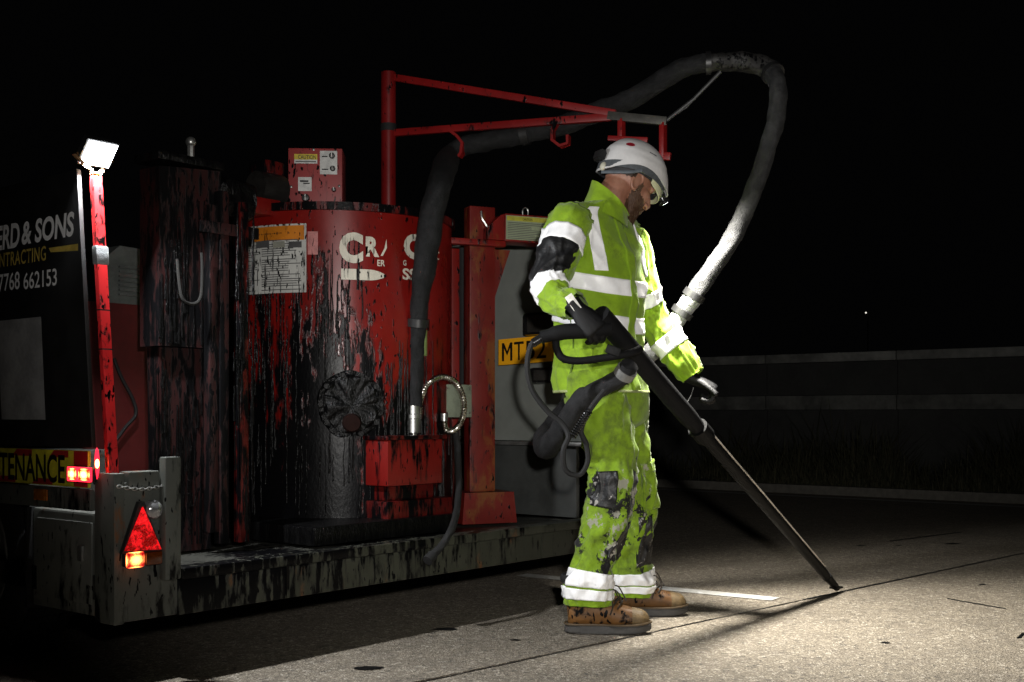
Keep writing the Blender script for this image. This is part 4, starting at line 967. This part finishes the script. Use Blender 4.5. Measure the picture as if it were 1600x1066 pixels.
# torso hoops sag a little towards the front
def hoop(zc, hw, sag):
    return (lambda f: uz(JK, zc-hw-sag*math.cos(2*PI*f)), lambda f: uz(JK, zc+hw-sag*math.cos(2*PI*f)))
a, b = hoop(1.286,.030,.028); band(JK, 'reflective_band', M_tape, a, b)
a, b = hoop(1.152,.030,.030); band(JK, 'reflective_band', M_tape, a, b)
us, ue = uz(JK, 1.33), uz(JK, 1.555)
for vc in (R(42), R(-42)):
    band(JK, 'reflective_brace', M_tape, uz(JK, 1.315), ue, vc-.165, vc+.165, .0055, 60, 24)
for vc in (R(128), R(-128)):
    band(JK, 'reflective_brace', M_tape, uz(JK, 1.315), ue, vc-.165, vc+.165, .0055, 60, 24)
band(JK, 'zip_flap', M_jkt, 0.02, .97, -.07, .07, .006, 90, 6)
band(JK, 'hem', plain('grey_hem', (.26,.30,.12), .7, sc=80), .002, .02, 0, 2*PI, .002, 3)
# collar
cn = V((.345,4.415,1.545)); cd_ = (V((.395,4.425,1.655))-cn).normalized()
fa = (V((.8,.1,0))-cd_*V((.8,.1,0)).dot(cd_)).normalized(); fb = cd_.cross(fa)
CL = Loft([(cn-cd_*.02+fa*.01, fa*.10, fb*.108, 1), (cn+cd_*.02, fa*.088, fb*.092, 1), (cn+cd_*.045-fa*.002+UP*.0, fa*.082-UP*.014, fb*.080, 1), (cn+cd_*.066-fa*.004, fa*.078-UP*.034, fb*.076, 1)], wrinkle(5, .004, 20))
bm = nb(); CL.mesh(bm, nu=24, nv=60); CL.mesh(bm, nu=24, nv=60, off=-.008); obj('collar', bm, M_jkt, jk, smooth=180, world=True)
def limb(pts, rads, seed, amp, f=13, squash=.92):
    pts = [V(p) for p in pts]; rings = []; m = len(pts); a = None
    for i, p in enumerate(pts):
        d = (pts[min(i+1,m-1)]-pts[max(i-1,0)]).normalized()
        if a is None: a = (V((0,-1,0))-d*V((0,-1,0)).dot(d)).normalized()
        a = (a-d*a.dot(d)).normalized(); b = d.cross(a)
        rings.append((p, a*rads[i], b*rads[i]*squash, .95))
    return Loft(rings, wrinkle(seed, amp, f))
# sleeves
S = V((.207,4.28,1.488)); E = P(857,447,4.15); Wr = P(900,480,3.985)
SR = limb([S+V((.04,.06,.02)), S, S*.65+E*.35, S*.3+E*.7, E+V((.0,.0,.012)), E*.62+Wr*.38+V((-.005,.01,-.022)), E*.25+Wr*.75+V((0,0,-.008)), Wr], [.075,.090,.084,.078,.070,.060,.053,.046], 3.3, .013, 14)
bm = nb(); SR.mesh(bm, nu=110, nv=60); slR = obj('sleeve', bm, M_jkt, jk, smooth=180, world=True)
# v measured from the side facing the camera
band(SR, 'reflective_band', M_tape, .235, .315, 0, 2*PI, .004, 8, 60)
band(SR, 'reflective_band', M_tape2, .575, .655, 0, 2*PI, .004, 8, 60)
band(SR, 'elbow_patch', M_sleeveblk, .318, .572, R(-15), R(200), .0035, 30, 50, label='black scuffed sleeve panel')
S2 = V((.44,4.56,1.475)); E2 = P(1019,502,4.66); W2 = P(1083,588,4.62)
SL = limb([S2+V((-.04,-.06,.02)), S2, S2*.65+E2*.35, S2*.3+E2*.7, E2, E2*.66+W2*.34, E2*.3+W2*.7+V((.004,0,.0)), W2], [.07,.086,.080,.075,.072,.069,.066,.052], 8.2, .014, 14)
bm = nb(); SL.mesh(bm, nu=110, nv=60); obj('sleeve', bm, M_jkt, jk, smooth=180, world=True)
band(SL, 'reflective_band', M_tape, .40, .475, 0, 2*PI, .003, 8, 60); band(SL, 'reflective_band', M_tape, .70, .79, 0, 2*PI, .003, 8, 60)
band(SR, 'seam', plain('seam_green', (.09,.15,.006), .8), .10, .112, 0, 2*PI, .0035, 3, 60); band(SL, 'seam', plain('seam_green',0), .10, .112, 0, 2*PI, .0035, 3, 60)
band(JK, 'pocket_flap', M_jkt, uz(JK,.985), uz(JK,1.035), R(58), R(100), .009, 10, 20); band(JK, 'seam', plain('seam_green',0), .02, uz(JK,1.40), R(88), R(89.5), .003, 60, 2)
bm = nb(); wdir = (Wr-E).normalized(); c = Wr-wdir*.018; box(bm, c+V((-.004,-.05,.004)), (.028,.004,.06), Matrix.Rotation(R(-35),3,'Y'), .001); obj('cuff_label', bm, plain('label_white', (.7,.68,.62), .6, sc=60), jk, world=True)
# trousers
def leg(pts, rads, seed): return limb(pts, rads, seed, .021, 11, 1.0)
LR = leg([P(932,585,4.33), P(938,640,4.31), P(953,700,4.30), P(957,752,4.29), P(951,800,4.29), P(937,845,4.285), P(929,880,4.28), P(923,910,4.275), P(923,945,4.272)], [.120,.116,.093,.086,.092,.086,.078,.090,.083], 4.4)
LL = leg([P(958,585,4.50), P(966,640,4.53), P(976,700,4.56), P(984,755,4.59), P(988,805,4.61), P(985,850,4.62), P(985,880,4.635), P(988,905,4.64), P(986,928,4.645)], [.114,.112,.098,.092,.094,.088,.080,.088,.080], 6.1)
PV = Loft([(tc0+V((.03,0,1.0)), Fd*.125, Rt*.165, .9), (tc0+V((.03,0,.92)), Fd*.135, Rt*.178, .9), (tc0+V((.035,0,.84)), Fd*.14, Rt*.18, .9), (tc0+V((.045,0,.77)), Fd*.11, Rt*.15, .9), (tc0+V((.05,0,.73)), Fd*.05, Rt*.07, 1)], wrinkle(9, .006))
bm = nb()
for LF in (LR, LL): LF.mesh(bm, nu=130, nv=64)
PV.mesh(bm, nu=30, nv=60)
trs = obj('trousers', bm, M_trs, pr, smooth=180, world=True, label='yellow-green work trousers splashed with tar and paint')
for LF, nm in ((LR,0), (LL,1)):
    band(LF, 'reflective_band', M_tape2, .80, .895, 0, 2*PI, .004, 10, 64, trs)
    band(LF, 'reflective_band', M_tape2, .905, .955, 0, 2*PI, .006, 8, 64, trs)
    band(LF, 'cuff', M_jkt, .957, .998, 0, 2*PI, .002, 6, 64, trs)
# pads: back-pocket panel on the near leg, knee pads on both
band(LR, 'pocket_panel', M_pad, .335, .485, R(-8), R(58), .004, 16, 20, trs, 'black scuffed thigh panel')
band(LR, 'knee_pad', M_pad, .52, .70, R(-100), R(-22), .004, 18, 22, trs); band(LL, 'knee_pad', M_pad, .49, .74, R(-140), R(-8), .005, 18, 26, trs)
band(LL, 'knee_pocket', M_trs, .30, .47, R(-110), R(-25), .008, 18, 26, trs)
# boots
M_boot = tarred('tan_leather', (.19,.085,.022), .0, streak=(30,30,30), speck=.9, rough=.55, fade=.45, tarrough=.5)
M_sole = plain('boot_sole', (.055,.052,.048), .75, sc=40); M_lace = plain('boot_lace', (.03,.022,.015), .7)
def boot(heel, d, name_lab):
    d = V(d).normalized(); sd = V((d.y,-d.x,0)); q = lambda x, y, z: heel+d*x+sd*y+UP*z
    bm = nb()
    Loft([(q(.012,0,.07), sd*.02, UP*.03), (q(.025,0,.072), sd*.036, UP*.05), (q(.09,0,.08), sd*.040, UP*.062), (q(.15,0,.075), sd*.043, UP*.058), (q(.20,0,.062), sd*.047, UP*.046), (q(.25,0,.056), sd*.046, UP*.037), (q(.285,0,.052), sd*.036, UP*.032), (q(.305,0,.048), sd*.014, UP*.016)]).mesh(bm, nu=40, nv=24, cap=True)
    Loft([(q(.07,0,.05), d*.055, sd*.038), (q(.068,0,.10), d*.062, sd*.041), (q(.062,0,.15), d*.058, sd*.046), (q(.058,0,.20), d*.06, sd*.05)]).mesh(bm, nu=16, nv=24, cap=True)
    bm = remesh(bm, .006, 6)
    for v in bm.verts: v.co += V((0,0,1))*.0025*noise.noise(v.co*40)+sd*.002*noise.noise(v.co*30)
    b_ = obj('boot', bm, M_boot, pr, smooth=180, world=True, label=name_lab)
    bm = nb(); out = []
    for x, y in ((.0,.0),(.004,.022),(.02,.036),(.06,.040),(.11,.038),(.16,.043),(.21,.051),(.26,.049),(.295,.034),(.315,.012)): out.append((x, y))
    poly = [q(x, y, .004) for x, y in out]+[q(x, -y, .004) for x, y in out[::-1]]
    prism(bm, poly, (0,0,.028)); bmesh.ops.bevel(bm, geom=[e for e in bm.edges if abs(e.verts[0].co.z-e.verts[1].co.z) < .001], offset=.005, segments=2, affect='EDGES')
    for v in bm.verts:
        x = (v.co-heel).dot(d); v.co.z += max(0, (x-.24))*.12*(1 if v.co.z < .02 else .8)
    obj('sole', bm, M_sole, b_, smooth=30, world=True)
    bm = nb()
    for k in range(6):
        x = .205-k*.016; z = .112+k*.0085+(.012*(k-3) if k > 3 else 0)
        tube(bm, cr([q(x-.012,.036,z-.016), q(x+.002,.016,z+.001), q(x+.006,0,z+.006), q(x+.002,-.016,z+.001), q(x-.012,-.036,z-.016)], 4), .0032, 6)
    tube(bm, cr([q(.135,.02,.16), q(.16,.048,.15), q(.175,.054,.11), q(.165,.055,.075)], 5), .0028, 5); tube(bm, cr([q(.14,.02,.158), q(.185,.03,.16), q(.205,.046,.125), q(.19,.052,.095)], 5), .0028, 5); tube(bm, cr([q(.14,-.02,.158), q(.19,-.02,.17), q(.215,-.03,.135), q(.225,-.02,.115)], 5), .0028, 5); tube(bm, cr([q(.125,-.01,.15), q(.17,.0,.165), q(.195,-.01,.13), q(.20,-.02,.115)], 5), .0025, 5)
    obj('laces', bm, M_lace, b_, smooth=60, world=True)
    bm = nb(); Loft([(q(.245,0,.056), sd*.0478, UP*.040), (q(.262,0,.054), sd*.0455, UP*.0375), (q(.285,0,.052), sd*.0385, UP*.034), (q(.300,0,.050), sd*.024, UP*.024), (q(.308,0,.048), sd*.010, UP*.012)]).mesh(bm, nu=20, nv=24, cap=True); obj('toe_cap', bm, plain('scuffed_toe', (.13,.085,.035), .6, sc=50, var=.4, bump=.4), b_, smooth=60, world=True)
    bm = nb(); tube(bm, [q(x, y, .036+max(0, x-.24)*.10) for x, y in out]+[q(x, -y, .036+max(0, x-.24)*.10) for x, y in out[::-1]], .0035, 6); obj('welt', bm, plain('welt_stitch', (.09,.06,.03), .7), b_, smooth=60, world=True)
    bm = nb(); Loft([(q(.05,0,.185), d*.062, sd*.052), (q(.05,0,.20), d*.066, sd*.056), (q(.05,0,.215), d*.062, sd*.052)]).mesh(bm, nu=6, nv=24); obj('padded_rim', bm, M_rub, b_, smooth=180, world=True)
boot(P(882,984,4.29).copy()*1 + V((0,0,-P(882,984,4.29).z)), (1,-.06,0), 'tan leather work boot, near foot')
hl = P(950,962,4.66); boot(V((hl.x, 4.65, 0)), (1,.03,0), 'tan leather work boot, far foot, a step ahead')
# gloves
M_glv = plain('black_glove', (.005,.005,.0055), .5, sc=70, bump=.5, spec=.3)
def glove(W, d, n, x, curls, lab, spread=.0, thumb=(.55,.75,.35), tb=.35, cuff=None):
    d = V(d).normalized(); n = V(n); n = (n-d*n.dot(d)).normalized(); xx = d.cross(n); x = xx if xx.dot(V(x)) > 0 else -xx
    bm = nb()
    Loft([(W-d*.035, x*.033, n*.029), (W-d*.005, x*.030, n*.025), (W+d*.03, x*.040, n*.022), (W+d*.065, x*.046, n*.021), (W+d*.092, x*.044, n*.018), (W+d*.10, x*.036, n*.010)]).mesh(bm, nu=24, nv=24, cap=True)
    for i, (o, l) in enumerate(((.033,.92),(.011,1.05),(-.011,1.0),(-.032,.82))):
        p = W+d*(.085-.004*abs(i-1))+x*o; dd = (d+x*spread*(1.5-i)).normalized(); nn = n; pts = [p]
        ang = curls[i]
        for ln, k in ((.044,1.0),(.029,1.15),(.024,.8)):
            c_, s_ = math.cos(ang*k), math.sin(ang*k); dd, nn = (dd*c_+nn*s_).normalized(), (nn*c_-dd*s_).normalized()
            pts.append(pts[-1]+dd*ln*l)
        tube(bm, cr(pts, 4), lambda u: .0115-.0025*u, 10)
    dd = (d*thumb[0]+x*thumb[1]+n*thumb[2]).normalized(); p = W+d*.028+x*.026; pts = [p, p+dd*.036]; dd = (dd+(n*.6+d*.7)*tb).normalized(); pts.append(pts[-1]+dd*.030); dd = (dd+(n*.5+d*.5)*tb).normalized(); pts.append(pts[-1]+dd*.024)
    tube(bm, cr(pts, 4), lambda u: .0145-.0035*u, 10)
    bm = remesh(bm, .0038, 4); return obj('glove', bm, M_glv, pr, smooth=180, world=True, label=lab)
glove(P(903,484,3.97), P(938,522,3.955)-P(903,484,3.97), (-.15,1,-.25), (.6,0,.6), (.62,.66,.7,.72), 'black glove gripping the wand handle', thumb=(.6,.5,.75), tb=.5)
g2 = glove(P(1084,592,4.615), V((.82,-.15,-.42)), (-.25,.05,-1), (.2,-1,0), (1.05,1.1,1.15,1.2), 'black glove of the outstretched arm, loosely closed', thumb=(.85,.35,.1), tb=.25)
bm = nb(); pA = P(1080,618,4.58); tube(bm, cr([pA+V((.01,0,.03)), pA, P(1073,632,4.56), P(1075,648,4.5)], 5), .0022, 5); obj('wrist_cord', bm, M_rub, pr, world=True)
# head, neck and hidden trunk: one continuous body
H = V((.437,4.452,1.662)); MH = Matrix.Translation(H) @ Matrix.Rotation(R(24),4,'Z') @ Matrix.Rotation(R(33),4,'Y')
bm = nb()
def ell(c, r, rot=None):
    m = MH @ Matrix.Translation(c) @ (rot or Matrix()) @ Matrix.Diagonal((*r,1)); bmesh.ops.create_uvsphere(bm, u_segments=28, v_segments=18, radius=1, matrix=m)
ell((-.012,0,.04), (.098,.077,.10)); ell((.032,0,-.02), (.062,.062,.088)); ell((.046,0,-.078), (.046,.047,.038)); ell((.078,0,-.100), (.018,.02,.017))
ell((.088,0,-.052), (.015,.026,.020)); ell((.083,0,.040), (.015,.05,.014)); ell((.062,.04,-.008), (.026,.02,.026)); ell((.062,-.04,-.008), (.026,.02,.026))
for s_ in (1,-1): ell((-.004,.079*s_,-.004), (.025,.013,.036), Matrix.Rotation(R(-12),4,'Y')); ell((.002,.070*s_,-.006), (.012,.012,.018))
tube(bm, [MH @ V(p) for p in ((.082,0,.035),(.098,0,.012),(.112,0,-.012),(.104,0,-.024))], lambda u: .009+.006*u, 10)
for s_ in (1,-1): tube(bm, [MH @ V((-.006+.021*math.cos(a_), .089*s_+.004*math.sin(a_)*0, -.004+.033*math.sin(a_))) for a_ in [2*PI*k_/16 for k_ in range(17)]], .0048, 8)
for s_ in (1,-1): ell((.098,.012*s_,-.020), (.011,.009,.008))
ell((.099,0,-.043), (.008,.02,.005)); ell((.097,0,-.056), (.008,.018,.006))
nbse = V((.350,4.42,1.50)); tube(bm, cr([MH @ V((-.02,0,-.01)), MH @ V((-.028,0,-.07)), nbse+V((.02,.005,.03)), nbse-UP*.02], 5), lambda u: .060+.008*u, 20)
Loft([(tc0+UP*1.52, Fd*.06, Rt*.08), (tc0+UP*1.46, Fd*.09, Rt*.15), (tc0+UP*1.30, Fd*.11, Rt*.16), (tc0+UP*1.05, Fd*.11, Rt*.15), (tc0+UP*.9, Fd*.10, Rt*.14)]).mesh(bm, nu=30, nv=30, cap=True)
bm = remesh(bm, .0036, 3)
MI = MH.inverted()
for f in bm.faces:
    p = MI @ f.calc_center_median(); w_ = .006*noise.noise(p*90)
    beard = (p.z < -.012-.35*(p.x-.02)+w_ and p.x > .006+.25*max(0,(-.09-p.z))+w_ and p.z > -.135) or (.075 < p.x < .104 and -.05 < p.z < -.03+w_ and abs(p.y) < .03 and not (p.x > .1)) or (.0 < p.x < .036 and p.z < .012 and p.z > -.05 and abs(p.y) > .05 and p.x > .012+w_)
    lip = p.x > .0995 and abs(p.y) < .018 and -.062 < p.z < -.040
    hair = p.z > .0-.5*min(0, p.x+.06)+w_ and p.x < -.022 or p.z > .07
    f.material_index = 1 if beard and not lip else (2 if hair else 0)
def skinm():
    n = NT('weathered_skin'); f = n.noise(sc=22, det=5); q = n.noise(sc=160, det=3)
    n.set(Base_Color=n.mix(n.step(f,.35,.7), (.24,.105,.065), (.32,.155,.10)), Roughness=.5, Subsurface_Weight=.1); n.b.inputs['Subsurface Scale'].default_value = .01; n.bump(q, .25, .002); return n.m
def hairm(nm, c):
    n = NT(nm); q = n.noise((1,1,.35), 260, 3); n.set(Base_Color=n.mix(q, tuple(x*.4 for x in c), tuple(x*1.8 for x in c)), Roughness=.6); n.bump(q, .9, .004); return n.m
bdy = obj('body', bm, None, pr, smooth=180, world=True, mats=[skinm(), hairm('beard_hair', (.06,.027,.012)), hairm('cropped_hair', (.03,.015,.008))])
bm = nb(); rg = random.Random(8)                       # beard stubble
for k in range(900):
    a = rg.uniform(-1.5,1.5); zz = rg.uniform(-.118,-.045); r_ = .046
    base = V((.046+.045*math.cos(a), .046*math.sin(a), zz))
    if zz > -.06 and math.cos(a) > .8: continue
    d_ = V((math.cos(a)*.6, math.sin(a)*.6, -.8)).normalized(); p = MH @ base; p2 = MH @ (base+d_*.013); s_ = V((0,0,.0009)).cross(p2-p).normalized()*.0007
    bm.faces.new([bm.verts.new(x) for x in (p-s_, p+s_, p2)])
obj('beard', bm, MC.get('b') or hairm('beard_strands', (.06,.028,.012)), bdy, smooth=0, world=True)
# helmet
MHh = Matrix.Translation(H) @ Matrix.Rotation(R(24),4,'Z') @ Matrix.Rotation(R(20),4,'Y') @ Matrix.Translation((.004,0,.052))
M_hel = plain('helmet_white', (.62,.61,.60), .4, sc=14, var=.08, bump=.05)
bm = nb()
def hel(th, ph, off=0):
    x = (.136+off)*math.cos(ph)*math.sin(th); y = (.113+off)*math.sin(ph)*math.sin(th); z = (.128+off)*math.cos(th)
    if th > PI/2: x = (.136+off)*math.cos(ph)*(1+.05*(th-PI/2)); y = (.113+off)*math.sin(ph)*(1+.05*(th-PI/2)); z = -(th-PI/2)*.12
    rg_ = max(0, 1-abs(y)/.026)*max(0, math.cos(th)+.25)*.005; z += rg_
    f = max(0, math.cos(ph))**4*max(0, (th-1.15))*.045; x += f
    bk = max(0, -math.cos(ph))**3*max(0, th-1.3)*.05; z -= bk
    lift = max(0, th-1.25)*.05*math.sin(ph)**4; z += lift
    sr = math.exp(-((th-1.12)/.05)**2)*.0025
    return MHh @ V((x*(1+sr*8), y*(1+sr*8), z))
def dome(off, th1=1.78, nt=26, npn=64):
    top = bm.verts.new(hel(0,0,off)); pv = None
    for i in range(1, nt+1):
        r_ = [bm.verts.new(hel(th1*i/nt, 2*PI*k/npn, off)) for k in range(npn)]
        for k in range(npn):
            if pv: bm.faces.new((pv[k], pv[(k+1)%npn], r_[(k+1)%npn], r_[k]))
            else: bm.faces.new((top, r_[k], r_[(k+1)%npn]))
        pv = r_
    return pv
o_ = dome(0); i_ = dome(-.004)
for k in range(64): bm.faces.new((o_[k], o_[(k+1)%64], i_[(k+1)%64], i_[k]))
hm = obj('helmet', bm, M_hel, pr, smooth=50, world=True, label='white safety helmet with a grey strap and head torch')
def hring(zlo, zhi, fx, fy, off, ph0=0, ph1=2*PI, n=64, bow=0):
    bm = nb(); full = ph1-ph0 > 6.2; cnt = n if full else n+1; rows = []
    for z, o in ((zlo,0),(zlo,off),(zhi,off),(zhi,0)):
        rows.append([bm.verts.new(MHh @ V(((fx+o)*math.cos(ph0+(ph1-ph0)*k/n), (fy+o)*math.sin(ph0+(ph1-ph0)*k/n), z+bow*math.sin(ph0+(ph1-ph0)*k/n)**2))) for k in range(cnt)])
    for j in range(4):
        for k in range(n): bm.faces.new((rows[j][k], rows[j][(k+1)%cnt], rows[(j+1)%4][(k+1)%cnt], rows[(j+1)%4][k]))
    return bm
obj('torch_strap', hring(-.040,-.012,.134,.108,.004, bow=.016), plain('strap_grey', (.065,.072,.078), .7, sc=80), hm, smooth=50, world=True)
obj('harness', hring(-.055,-.030,.115,.092,.003, bow=.03), plain('harness_dark', (.03,.03,.032), .6), hm, smooth=50, world=True)
bm = nb(); tube(bm, cr([MHh @ V(p) for p in ((-.02,-.113,-.02),(-.055,-.102,-.04),(-.10,-.075,-.055),(-.135,-.03,-.062))], 5), .006, 6); obj('chin_strap', bm, plain('strap_blue_grey', (.09,.105,.12), .6), hm, world=True)
n = NT('eye_shield'); n.set(Base_Color=(.80,.80,.52), Roughness=.3, Transmission_Weight=.25); M_vis = n.m
bm = nb(); pv = None
for k in range(25):
    ph = R(-72)+R(144)*k/24; dz = .050*(max(0, math.cos(ph*1.1))**.45)
    row = [bm.verts.new(MHh @ V(((.130+o)*math.cos(ph), (.104+o)*math.sin(ph), z))) for z, o in ((-.016,0),(-.016-dz*.5,.004),(-.016-dz,.001),(-.016-dz,-.002),(-.016-dz*.5,.001),(-.016,-.003))]
    if pv:
        for j in range(6): bm.faces.new((pv[j], pv[(j+1)%6], row[(j+1)%6], row[j]))
    pv = row
obj('eye_shield', bm, M_vis, hm, smooth=60, world=True)
bm = nb(); bmesh.ops.create_uvsphere(bm, u_segments=14, v_segments=10, radius=1, matrix=MHh @ Matrix.Translation((-.132,-.02,-.035)) @ Matrix.Diagonal((.012,.016,.018,1))); obj('ratchet_knob', bm, plain('knob_pale', (.5,.48,.38), .5), hm, world=True)
bm = nb(); bmesh.ops.create_cube(bm, size=1, matrix=MHh @ Matrix.Translation((-.150,0,.005)) @ Matrix.Diagonal((.03,.055,.04,1))); bmesh.ops.bevel(bm, geom=bm.edges[:], offset=.006, segments=2, affect='EDGES'); obj('battery_pack', bm, plain('lamp_black',0), hm, world=True)
bm = nb()
for k in range(12):
    a = 2*PI*k/12
c_ = [hel(1.0+.09*math.sin(2*PI*k/14), R(228)+.16*math.cos(2*PI*k/14), .0012) for k in range(14)]; bm.faces.new([bm.verts.new(p) for p in c_]); obj('helmet_sticker', bm, plain('sticker_red', (.28,.01,.02), .4), hm, smooth=0, world=True)
bm = nb(); pv = None
for k in range(9):
    ph = R(268)+R(16)*k/8; q_ = [bm.verts.new(hel(1.02, ph, .001)), bm.verts.new(hel(1.06, ph, .001))]
    if pv: bm.faces.new((pv[0], pv[1], q_[1], q_[0]))
    pv = q_
obj('vent_slot', bm, plain('strap_grey',0), hm, smooth=0, world=True)
# head torch
tdir = (MHh.to_3x3() @ V((.80,-.05,-.60))).normalized(); t0 = MHh @ V((.155,.012,-.028))
bm = nb(); tube(bm, [t0-tdir*.022, t0-tdir*.014, t0+tdir*.012, t0+tdir*.016, t0+tdir*.026], lambda u: (.014,.02,.02,.024,.024)[int(round(u*4))], 18); ht = obj('head_torch', bm, plain('gloss_black',0), hm, smooth=40, world=True, label='black head torch, switched on')
bm = nb(); lathe(bm, [(0,0),(.018,0)], t0+tdir*.0268, 18, tdir); obj('torch_lens', bm, emit('torch_glow', (.95,.98,1,1), 14), ht, smooth=0, world=True)
bm = nb(); tube(bm, [t0-tdir*.01, MHh @ V((.14,0,-.03))], .012, 8); obj('bracket', bm, plain('lamp_black',0), ht, world=True)
aimp = g(1470, 975)
tl_ = lamp('head_torch_beam', 'SPOT', t0+tdir*.034, aimp, 500, (1.0,.96,.88), spot_size=R(124), spot_blend=1.0, shadow_soft_size=.08)
